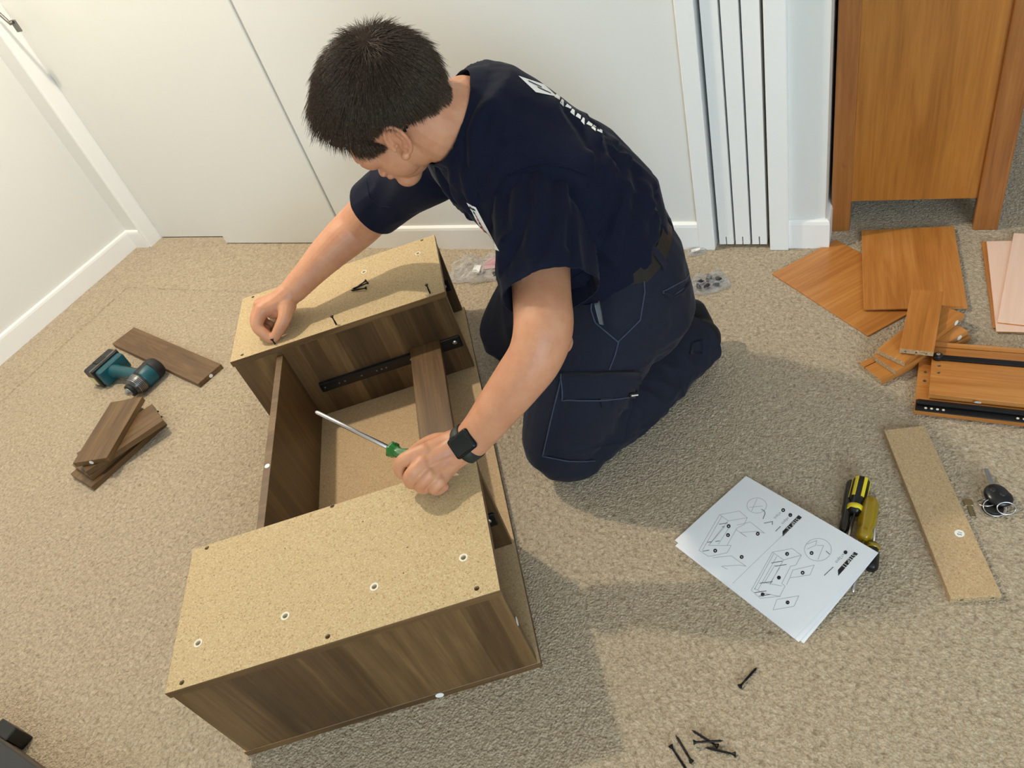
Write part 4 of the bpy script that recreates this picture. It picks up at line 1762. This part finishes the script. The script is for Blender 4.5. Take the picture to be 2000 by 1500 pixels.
# print across the back
prt = patch('back_print', SHI, [(1012, 149), (1062, 166), (1088, 190), (1046, 181)], 10, 4, .0012, M['white'], tshirt)
for (a, b) in (((1030, 158), (1056, 170)), ((1048, 170), (1074, 182))):
    patch('print_rule', SHI, [a, b, (b[0] + 2, b[1] + 3), (a[0] + 2, a[1] + 3)], 6, 1, .0017, M['ink'], prt)
for k, (w_, h_) in enumerate(((9, 12), (5, 15), (11, 10), (6, 14), (8, 12), (4, 15), (10, 11), (6, 13), (8, 10))):
    t_ = k / 9
    x0, y0 = 1086 + 94 * t_, 184 + 72 * t_ + 6 * math.sin(t_ * 3)
    patch('print_letter', SHI, [(x0, y0), (x0 + w_ * .8, y0 + w_ * .6), (x0 + w_ * .7, y0 + h_), (x0 - 4, y0 + h_ * .5)], 2, 2, .0012, M['white'], prt)

# ------------------------------------------------------------------ wristwatch
wc, wr = px(908, 866, 1.2486, 1)[0], .033
axis = (atD(942, 836, 1.235) - atD(880, 884, 1.262)).normalized()
face_loc, face_n = hit(BODY, 905, 866)
outn = (face_n - axis * face_n.dot(axis)).normalized()
sdn = axis.cross(outn).normalized()
watch = bpy.data.objects.new('wristwatch', None)
link(watch, person)
wm = Matrix.Identity(4)
for i in range(3):
    wm[i][0], wm[i][1], wm[i][2], wm[i][3] = sdn[i], axis[i], outn[i], face_loc[i]
wcm = wm
V, F = [], []
cen = wc
R1 = []
for k in range(40):
    a = 2 * math.pi * k / 40
    d_ = sdn * math.cos(a) + outn * math.sin(a)
    loc, nor, i_, ds = BODY.ray_cast(cen + d_ * .09, -d_)
    rr = (loc - cen).length if loc is not None and (loc - cen).length < .07 else .034
    R1.append(rr)
for k in range(40):
    a = 2 * math.pi * k / 40
    d_ = sdn * math.cos(a) + outn * math.sin(a)
    rr = (R1[k] + R1[k - 1] + R1[(k + 1) % 40]) / 3 + .0005
    for (h_, e_) in ((-.011, -.001), (-.0105, .0022), (.0105, .0022), (.011, -.001)):
        V.append(cen + d_ * (rr + e_) + axis * h_)
for k in range(40):
    j = (k + 1) % 40
    for i in range(4):
        F.append((k * 4 + i, j * 4 + i, j * 4 + (i + 1) % 4, k * 4 + (i + 1) % 4))
from_data('watch_strap', V, F, plain('watch_strap', (30, 38, 38), .55), watch, True)
bm = bmesh.new()
bm_box(bm, -.019, .019, -.0225, .0225, -.001, .0095, .007, 4)
for v in bm.verts:
    v.co = wcm @ v.co
from_bm('watch_case', bm, plain('watch_case', (40, 42, 44), .3, .7), watch, True)
bm = bmesh.new()
bm_box(bm, -.0165, .0165, -.0198, .0198, .0075, .0104, .0028, 3)
for v in bm.verts:
    v.co = wcm @ v.co
from_bm('watch_screen', bm, plain('watch_glass', (22, 26, 27), .12), watch, True)

# ------------------------------------------------------------------ screwdriver in the left fist
tip, col_ = fl(616, 804, .330), fl(766, 878, .322)
ax_ = (col_ - tip).normalized()
L_sh = (col_ - tip).length
sdv = thing('screwdriver', 'long screwdriver with clear green handle held in the watch hand', 'screwdriver', tip)
qm = ax_.to_track_quat('Z', 'Y').to_matrix().to_4x4()
sdv.rotation_euler = qm.to_euler()
V, F = lathe([(.0012, 0), (.0038, .004), (.0044, .010), (.0042, .014), (.0042, L_sh)], 14)
from_data('shaft', V, F, M['chrome'], sdv, True)
t = NT('clear_green')
t.set(Base_Color=srgb(10, 120, 36), Roughness=.18)
t.b.inputs['Transmission Weight'].default_value = .35
t.b.inputs['Coat Weight'].default_value = .6
V, F = [], []
prof = [(.012, 0), (.0145, .003), (.0145, .007), (.011, .012), (.0095, .020), (.011, .030), (.0145, .040), (.0150, .085), (.013, .098), (.006, .102)]
nn_ = 24
for (r_, h_) in prof:
    for k in range(nn_):
        a = 2 * math.pi * k / nn_
        rr = r_ * (1 + .09 * math.cos(6 * a))
        V.append((rr * math.cos(a), rr * math.sin(a), L_sh - .004 + h_))
for i in range(len(prof) - 1):
    for k in range(nn_):
        F.append((i * nn_ + k, i * nn_ + (k + 1) % nn_, (i + 1) * nn_ + (k + 1) % nn_, (i + 1) * nn_ + k))
F.append(tuple(range(nn_ - 1, -1, -1)))
F.append(tuple((len(prof) - 1) * nn_ + k for k in range(nn_)))
from_data('handle', V, F, t.m, sdv, True)
# screw between the fingertips
b = fl(538, 672, ZT)
b.z -= .029
screw(b, b + Vector((-.002, .0, .05)), 'black screw held upright between finger and thumb on the chipboard')

# ------------------------------------------------------------------ impact driver on the carpet
A_, B_ = fl(309, 712, .034), fl(250, 774, .026)
B_.z = A_.z = .034
a_ = (B_ - A_).normalized()
Ld = (B_ - A_).length
bat = fl(206, 722, .036)
bat.z = .034
h_ = (bat - (A_ + a_ * Ld * .45))
h_ = h_ - a_ * h_.dot(a_) * .65
Lh = h_.length
h_.normalize()
drv = thing('impact_driver', 'teal and black cordless impact driver lying on its side beside the walnut boards', 'power tool', (0, 0, 0))


def along(prof, org, ax, n=20):
    q = Vector(ax).to_track_quat('Z', 'Y').to_matrix().to_4x4()
    return xf(lathe(prof, n), Matrix.Translation(org) @ q)


from_data('motor_housing', *along([(.026, .012), (.033, .018), (.034, .05), (.033, Ld * .5), (.030, Ld * .56)], A_, a_, 22), M['teal'], drv, True)
from_data('rear_cap', *along([(.018, -.004), (.028, .0), (.034, .012), (.0348, .026), (.0345, .032)], A_, a_, 22), M['rubber'], drv, True)
from_data('gear_case', *along([(.031, Ld * .54), (.0325, Ld * .58), (.030, Ld * .72), (.024, Ld * .80), (.019, Ld * .84)], A_, a_, 22), plain('dark_alloy', (92, 92, 90), .35, .8), drv, True)
from_data('bumper', *along([(.0195, Ld * .83), (.0215, Ld * .84), (.0205, Ld * .90), (.018, Ld * .91)], A_, a_, 22), M['rubber'], drv, True)
from_data('chuck', *along([(.0135, Ld * .90), (.0135, Ld * .925), (.011, Ld * .93), (.0085, Ld * .985), (.0055, Ld)], A_, a_, 16), M['zinc'], drv, True)
root = A_ + a_ * Ld * .42
me_ = union([limb([(root, .022), (root + h_ * Lh * .35, .019), (root + h_ * Lh * .62, .019), (root + h_ * Lh * .8 + a_ * .004, .024)], 14)], .003, 3)
hd_ = finish('handle', me_, M['teal'], drv)
me_ = union([limb([(root + h_ * .028 - a_ * .010, .0155), (root + h_ * Lh * .35 - a_ * .010, .0125), (root + h_ * Lh * .6 - a_ * .009, .0135)], 12)], .003, 2)
finish('rubber_grip', me_, M['rubber'], drv)
box_m = frame(root + h_ * Lh * .80, h_, (0, 0, 1))


def mbox(name, x0, x1, y0, y1, z0, z1, mat, bev, parent, seg=2):
    bm = bmesh.new()
    bm_box(bm, x0, x1, y0, y1, z0, z1, bev, seg)
    for v in bm.verts:
        v.co = box_m @ v.co
    return from_bm(name, bm, mat, parent, False)


mbox('battery_foot', -.006, .022, -.052, .048, -.028, .030, M['teal'], .010, drv, 3)
bt = mbox('battery', .020, .068, -.056, .054, -.033, .036, M['black'], .008, drv, 3)
mbox('battery_label', .034, .058, .0535, .0552, -.020, .010, plain('cream_label', (214, 206, 150), .5), .0, bt)
mbox('battery_stripe', .026, .032, -.0565, .0545, .016, .0368, M['grey'], .001, bt)
mbox('trigger', -Lh * .80 + .036, -Lh * .80 + .062, (.014), .026, -.009, .009, M['black'], .003, drv)
for k in range(5):
    from_data('case_rib', *along([(.0318 - .0008 * k, Ld * (.60 + .035 * k)), (.0332 - .0008 * k, Ld * (.605 + .035 * k)), (.0318 - .0010 * k, Ld * (.612 + .035 * k))], A_, a_, 22), M['zinc'], drv, True)
mbox('battery_latch', .030, .060, -.018, .018, .034, .0385, M['rubber'], .002, bt)
me_ = union([limb([(A_ + a_ * Ld * .12 + UP * .020, .016), (A_ + a_ * Ld * .5 + UP * .019, .0165)], 12)], .003, 2)
finish('top_rib', me_, M['rubber'], drv)

# ------------------------------------------------------------------ instruction sheets
PA, PB, PC, PD = fl(1457, 929, .004), fl(1711, 1077, .034), fl(1551, 1247, .003), fl(1318, 1055, .003)
man = thing('instruction_sheets', 'white printed assembly instruction sheets lying over the screwdrivers', 'paper', (PC.x, PC.y, 0))
man_inv = Matrix.Translation((-PC.x, -PC.y, 0))


def sheet(corners, dz, name, mat=M['paper']):
    A1, B1, C1, D1 = corners
    n = 24
    V, F = [], []
    for j in range(n + 1):
        for i in range(n + 1):
            s_, t_ = i / n, j / n          # s: A->B, t: A->D
            p = (A1 * (1 - s_) + B1 * s_) * (1 - t_) + (D1 * (1 - s_) + C1 * s_) * t_
            bow = .0022 * math.sin(math.pi * s_) * (1 - t_) + .0012 * math.sin(math.pi * t_) * math.sin(2.2 * s_ + .5)
            V.append(Vector((p.x, p.y, p.z * (s_ * (1 - t_) * .25 + .75) + bow + dz)))
    k = n + 1
    for j in range(n):
        for i in range(n):
            F.append((j * k + i, j * k + i + 1, (j + 1) * k + i + 1, (j + 1) * k + i))
    o = from_data(name, [man_inv @ v for v in V], F, mat, man, False)
    md = o.modifiers.new('thickness', 'SOLIDIFY')
    md.thickness = .0004
    return o, BVHTree.FromPolygons(V, F)


def rot_about(p, c, ang, sh):
    d = p - c
    return c + Matrix.Rotation(ang, 3, 'Z') @ d + Vector(sh)


cen_ = (PA + PC) / 2
sheet([rot_about(p, PB, .055, (.004, .0, 0)) for p in (PA, PB, PC, PD)], -.0030, 'sheet')
sheet([rot_about(p, PB, .032, (.002, .0, 0)) for p in (PA, PB, PC, PD)], -.0015, 'sheet')
top_sheet, PBV = sheet([PA, PB, PC, PD], 0, 'sheet')
ex, ey = (PD - PA), (PB - PA)
ex.z = ey.z = 0
ex.normalize()
ey = (ey - ex * ey.dot(ex)).normalized()


def Z(zx, zy):
    """spot in the enlarged page view -> photograph pixel"""
    return (1300 + zx * .24, 900 + zy * .24)


def on_page(x, y):
    loc, nor = hit(PBV, x, y)
    if loc is None:
        return fl(x, y, .006)
    return loc


def settle(V):
    out = []
    for v in V:
        loc, nor, i_, d_ = PBV.ray_cast(Vector((v.x, v.y, .3)), Vector((0, 0, -1)))
        out.append(man_inv @ Vector((v.x, v.y, (loc.z if loc else v.z) + .0006)))
    return out


def page_text(s_, zx, zy, size, mat, name, dz=0.0):
    o_ = on_page(*Z(zx, zy))
    V, F = text_vf(s_, size)
    V = settle([o_ + ex * v.x + ey * v.y for v in V])
    V = [v + Vector((0, 0, dz)) for v in V]
    from_data(name, V, F, mat, top_sheet)


def page_poly(pts, mat, name):
    V = settle([on_page(*Z(*p)) for p in pts])
    from_data(name, V, [tuple(range(len(V)))], mat, top_sheet)


def strokes(segs, w, mat, name):
    V, F = [], []
    for pl in segs:
        for (p, q) in zip(pl, pl[1:]):
            a, b = on_page(*Z(*p)), on_page(*Z(*q))
            d = (b - a)
            if d.length < 1e-5:
                continue
            n_ = Vector((-d.y, d.x, 0)).normalized() * w / 2
            m_ = max(1, int(d.length / .01))
            for k in range(m_):
                u, v_ = a.lerp(b, k / m_), a.lerp(b, (k + 1) / m_)
                i0 = len(V)
                V += [u - n_, u + n_, v_ + n_, v_ - n_]
                F.append((i0, i0 + 1, i0 + 2, i0 + 3))
    from_data(name, settle(V), F, mat, top_sheet)


def circ(cx, cy, rx, ry, n=20):
    return [(cx + rx * math.cos(2 * math.pi * k / n), cy + ry * math.sin(2 * math.pi * k / n)) for k in range(n + 1)]


# step 12 (lower half of the page) and step 11 (upper half)
page_poly([(1082, 443), (1110, 462), (952, 618), (952, 575)], M['ink'], 'step_banner')
page_poly([(1535, 742), (1566, 758), (1405, 938), (1402, 890)], M['ink'], 'step_banner')
page_text('STEP 12', 1035, 516, .0088, M['white'], 'step_title', .0004)
page_text('STEP 11', 1490, 828, .0092, M['white'], 'step_title', .0004)
page_text('x12pcs', 1420, 795, .0075, M['greyink'], 'part_count')
page_text('x6pcs', 975, 490, .0075, M['greyink'], 'part_count')
page_text('x1pcs', 912, 447, .0075, M['greyink'], 'part_count')
fig11 = [[(870, 745), (1030, 715), (1105, 770), (960, 808), (870, 745)], [(870, 745), (697, 1055), (770, 1120), (935, 1105)], [(1105, 770), (1060, 850), (1020, 860)],
         [(960, 808), (900, 915), (850, 1010)], [(1020, 855), (945, 1000), (972, 1020), (930, 1105), (800, 1080), (720, 1040)], [(790, 990), (945, 1020)], [(880, 760), (722, 1050)],
         [(905, 780), (750, 1055)], [(890, 850), (800, 1000)], [(930, 870), (850, 1000)], [(1035, 890), (1210, 850), (1175, 930), (1010, 955), (1035, 890)],
         [(1010, 955), (985, 1010)], [(905, 1130), (1085, 1100), (1045, 1185), (875, 1215), (905, 1130)], [(1230, 690), (1285, 690), (1240, 805)], [(1150, 680), (1230, 650), (1220, 690), (1150, 720)],
         circ(1240, 725, 110, 92)]
fig12 = [[(440, 440), (600, 410), (665, 465), (510, 490), (440, 440)], [(440, 440), (272, 730), (350, 780), (500, 750)], [(665, 465), (640, 520), (580, 550), (500, 690), (535, 690), (500, 750)],
         [(510, 490), (350, 690), (500, 690)], [(460, 450), (300, 730)], [(480, 540), (360, 680)], [(520, 540), (430, 680)], [(580, 525), (690, 500), (805, 590), (740, 575), (610, 585), (660, 620)],
         [(570, 560), (655, 618)], [(385, 790), (535, 775), (655, 860), (600, 850), (455, 860), (505, 885)], circ(742, 365, 80, 62), [(700, 410), (745, 310)], [(680, 380), (790, 370)]]
strokes(fig11, .0006, M['greyink'], 'line_drawing')
strokes(fig12, .0006, M['greyink'], 'line_drawing')
strokes([[(545, 1000), (960, 600), (1000, 560)]], .0004, M['greyink'], 'fold_rule')
bold = [[(860, 833), (950, 818)], [(890, 860), (985, 845)], [(765, 998), (870, 985)], [(725, 1075), (820, 1060)], [(760, 1103), (855, 1088)], [(435, 518), (505, 507)], [(460, 540), (480, 537)], [(340, 665), (375, 660)],
        [(405, 658), (440, 652)], [(300, 738), (355, 728)], [(780, 395), (805, 412), (810, 430), (792, 475)], [(800, 510), (870, 495), (868, 522)], [(1305, 735), (1335, 762)], [(895, 575), (935, 535)], [(1290, 935), (1365, 865)]]
strokes(bold, .0012, plain('mid_ink', (86, 88, 92), .7), 'bold_strokes')
for (x, y) in ((957, 403), (1015, 443), (513, 533), (508, 606), (750, 595), (404, 733), (619, 784), (1464, 746), (989, 759), (1188, 752), (922, 952), (1115, 912), (790, 1089), (993, 1154)):
    page_poly(circ(x, y, 16, 16, 14)[:-1], M['ink'], 'part_bubble')
    page_poly([(x - 4, y - 4), (x + 5, y - 2), (x + 3, y + 6), (x - 5, y + 4)], M['white'], 'bubble_letter')
    bpy.data.objects[top_sheet.children[-1].name].location.z += .0003


# ------------------------------------------------------------------ screwdrivers beside the sheets
def fluted(prof, n=24, flutes=6, depth_=.08):
    V, F = [], []
    for (r_, z_) in prof:
        for k in range(n):
            a = 2 * math.pi * k / n
            rr = r_ * (1 + depth_ * math.cos(flutes * a))
            V.append((rr * math.cos(a), rr * math.sin(a), z_))
    m_ = len(prof)
    for i in range(m_ - 1):
        for k in range(n):
            F.append((i * n + k, i * n + (k + 1) % n, (i + 1) * n + (k + 1) % n, (i + 1) * n + k))
    F.append(tuple(range(n - 1, -1, -1)))
    F.append(tuple((m_ - 1) * n + k for k in range(n)))
    return V, F


def driver(p_end, p_neck, r_, shaft_len, label, hmat, zc, stripes=None, tip_r=.003):
    """screwdriver lying on the carpet: handle from p_end to p_neck then the shaft"""
    a, b = fl(*p_end, zc), fl(*p_neck, zc)
    a.z = b.z = zc
    d = (b - a)
    L = d.length
    t = thing('screwdriver', label, 'screwdriver', a)
    t.rotation_euler = d.to_track_quat('Z', 'Y').to_euler()
    V, F = fluted([(r_ * .7, 0), (r_ * .95, .004), (r_, .012), (r_, L * .62), (r_ * .78, L * .72), (r_ * .92, L * .80), (r_ * .88, L * .93), (r_ * .5, L)], 24, 6, .06)
    hb = from_data('handle', V, F, hmat, t, True)
    V, F = lathe([(tip_r, L - .004), (tip_r, L + shaft_len - .006), (tip_r * .6, L + shaft_len)], 12)
    from_data('shaft', V, F, M['chrome'], t, True)
    if stripes:
        for k in range(6):
            ang_ = math.pi * k / 3
            bm = bmesh.new()
            bm_box(bm, r_ * .96, r_ * 1.08, -.0032, .0032, .004, L * .60, .0012, 2)
            bmesh.ops.rotate(bm, verts=bm.verts, cent=(0, 0, 0), matrix=Matrix.Rotation(ang_, 3, 'Z'))
            from_bm('grip_stripe', bm, stripes, hb)
        V, F = lathe([(r_ * .90, L * .80), (r_ * .99, L * .81), (r_ * .97, L * .92), (r_ * .86, L * .93)], 24)
        from_data('grip_ring', V, F, stripes, hb, True)
    return t


driver((1684, 936), (1668, 1004), .0145, .10, 'screwdriver with a black handle striped in yellow, half under the sheets', M['black'], .0155, M['yellow'])
driver((1664, 940), (1647, 1040), .0085, .07, 'slim screwdriver with a plain black handle beside the striped one', plain('smoky_black', (34, 30, 24), .3), .0095)
t = NT('amber_plastic')
t.set(Base_Color=srgb(206, 172, 10), Roughness=.15)
t.b.inputs['Transmission Weight'].default_value = .55
t.b.inputs['Coat Weight'].default_value = .5
M['amber'] = t.m
driver((1702, 976), (1686, 1056), .0140, .105, 'screwdriver with a clear amber yellow fluted handle, half under the sheets', M['amber'], .0150)
tt_ = driver((1701, 1113), (1706, 1060), .0105, .055, 'screwdriver turned the other way, black handle end poking out below the sheets', M['black'], .0115, None, .0026)
V, F = lathe([(.0098, .042), (.0108, .044), (.0105, .050), (.007, .052)], 18)
from_data('grip_ring', V, F, M['amber'], tt_, True)

# ------------------------------------------------------------------ keys
kc = fl(1944, 978, .0)
key = thing('key_bunch', 'bunch of keys with a black car fob and steel rings on the carpet', 'keys', (kc.x, kc.y, 0), .25)
me_ = union([ellipsoid((0, 0, .016), UX, (.020, .024, .010), 20, 12), ellipsoid((.004, -.006, .016), UX, (.019, .019, .009), 18, 10)], .0018, 3)
fob = finish('fob', me_, plain('fob_black', (20, 20, 22), .28), key)
for (x, y) in ((-.006, .006), (.006, -.004)):
    V, F = lathe([(.005, .0), (.005, .0255), (.003, .0262)], 16)
    from_data('fob_button', [(v[0] + x, v[1] + y, v[2]) for v in V], F, plain('fob_button', (34, 34, 36), .4), fob, True)
bm = bmesh.new()
bm_box(bm, -.0035, .0035, .018, .060, .013, .0155, .0004)
from_bm('key_blade', bm, M['zinc'], key)
bm = bmesh.new()
bm_box(bm, -.001, .0012, .024, .056, .0152, .0165, 0)
from_bm('blade_groove', bm, M['zinc'], key)
for (c_, r_, tl) in (((-.010, -.024, .014), .017, .5), ((-.020, -.012, .012), .013, -.7), ((.006, -.028, .016), .014, .9)):
    pts = []
    for k in range(26):
        a = 2 * math.pi * k / 26
        pts.append(Vector((c_[0] + r_ * math.cos(a), c_[1] + r_ * math.sin(a) * math.cos(tl), c_[2] + r_ * math.sin(a) * math.sin(tl) * .5)))
    from_data('split_ring', *tube(pts, .0011, 6, True), M['chrome'], key, True)
V, F = lathe([(.015, 0), (.0165, .002), (.0165, .007), (.014, .009)], 24)
from_data('key_tag', [(v[0] - .010, v[1] - .018, v[2] + .001) for v in V], F, M['black'], key, True)
bm = bmesh.new()
bm_box(bm, -.050, -.036, -.010, .004, .001, .003, .0008)
bm_box(bm, -.047, -.040, -.034, -.009, .001, .003, .0006)
for k in range(4):
    bm_box(bm, -.040, -.0385, -.031 + k * .005, -.029 + k * .005, .001, .003)
from_bm('small_key', bm, plain('dull_brass', (150, 132, 96), .4, .8), key)

# ------------------------------------------------------------------ plastic bags of fittings
M['bag'] = mat_clear('clear_bag', (1, 1, 1), .55, .10)


def bag(name, c_px, rx, ry, h, ang_, label, seed, grp=None):
    c = fl(*c_px)
    t = thing(name, label, 'bag', (c.x, c.y, 0), ang_, grp)
    n, m_ = 34, 14
    V, F = [], []
    for j in range(m_ + 1):
        ph = math.pi * j / m_
        for i in range(n):
            a = 2 * math.pi * i / n
            ca, sa = math.cos(a), math.sin(a)
            sq = (abs(ca) ** 3 + abs(sa) ** 3) ** (-1 / 3)
            r_ = math.sin(ph) ** .6 * sq
            nz_ = noise.noise(Vector((ca * 2.2 * r_ + seed, sa * 2.2 * r_, j * .1)))
            nz2 = noise.noise(Vector((ca * 6 * r_ + seed, sa * 6 * r_, 4)))
            top = max(0, math.cos(ph))
            zz_ = .0015 + top * h * (.62 + .8 * nz_ + .35 * nz2)
            if r_ > .9:
                zz_ += abs(nz2) * h * .4
            V.append((rx * r_ * ca * (1 + .18 * nz_), ry * r_ * sa * (1 + .18 * nz2), max(.001, zz_)))
    for j in range(m_):
        for i in range(n):
            F.append((j * n + i, (j + 1) * n + i, (j + 1) * n + (i + 1) % n, j * n + (i + 1) % n))
    from_data('film', V, F, M['bag'], t, False)
    return t


b1 = bag('plastic_bag', (945, 530), .105, .062, .042, .2, 'crumpled clear plastic bag with a pink slip by the skirting behind the cabinet', 1.3)
from_data('pink_slip', [(-.005, .004, .006), (.065, .0, .007), (.070, .055, .010), (.004, .056, .009)], [(0, 1, 2, 3)], plain('pink_print', (206, 150, 158), .6), b1)
from_data('foil_label', [(-.028, -.022, .020), (-.004, -.030, .018), (.0, -.004, .026), (-.022, .002, .027)], [(0, 1, 2, 3)], plain('silver_foil', (226, 226, 226), .25, .6), b1)
for (x, y, a) in ((.046, -.026, .4), (.058, -.018, 1.2)):
    bm = bmesh.new()
    bm_box(bm, -.010, .010, -.005, .005, .002, .012, .002)
    bmesh.ops.rotate(bm, verts=bm.verts, cent=(0, 0, 0), matrix=Matrix.Rotation(a, 3, 'Z'))
    bmesh.ops.translate(bm, verts=bm.verts, vec=(x, y, 0))
    from_bm('black_fitting', bm, M['black'], b1)
b2 = bag('plastic_bag', (1386, 556), .052, .040, .026, .5, 'clear plastic bag of small black fittings behind the shoe', 5.1)
for (x, y, a, s_) in ((-.022, .010, .3, 1), (.004, .016, 1.1, 1.1), (.026, .004, 2.0, .9), (-.010, -.014, .7, 1), (.014, -.016, 2.6, .8), (-.030, -.008, 1.6, .8)):
    bm = bmesh.new()
    bm_box(bm, -.009 * s_, .009 * s_, -.006 * s_, .006 * s_, .002, .013 * s_, .002)
    bm_box(bm, .006 * s_, .013 * s_, -.003, .003, .004, .009, .001)
    bmesh.ops.rotate(bm, verts=bm.verts, cent=(0, 0, 0), matrix=Matrix.Rotation(a, 3, 'Z'))
    bmesh.ops.translate(bm, verts=bm.verts, vec=(x, y, 0))
    from_bm('black_fitting', bm, M['black'], b2)
b3 = bag('plastic_bag', (1360, 494), .026, .016, .012, .3, 'small clear plastic bag with a white paper label by the folding door', 9.4)
from_data('paper_label', [(-.014, -.006, .009), (.010, -.004, .011), (.012, .005, .012), (-.012, .004, .011)], [(0, 1, 2, 3)], M['white'], b3)
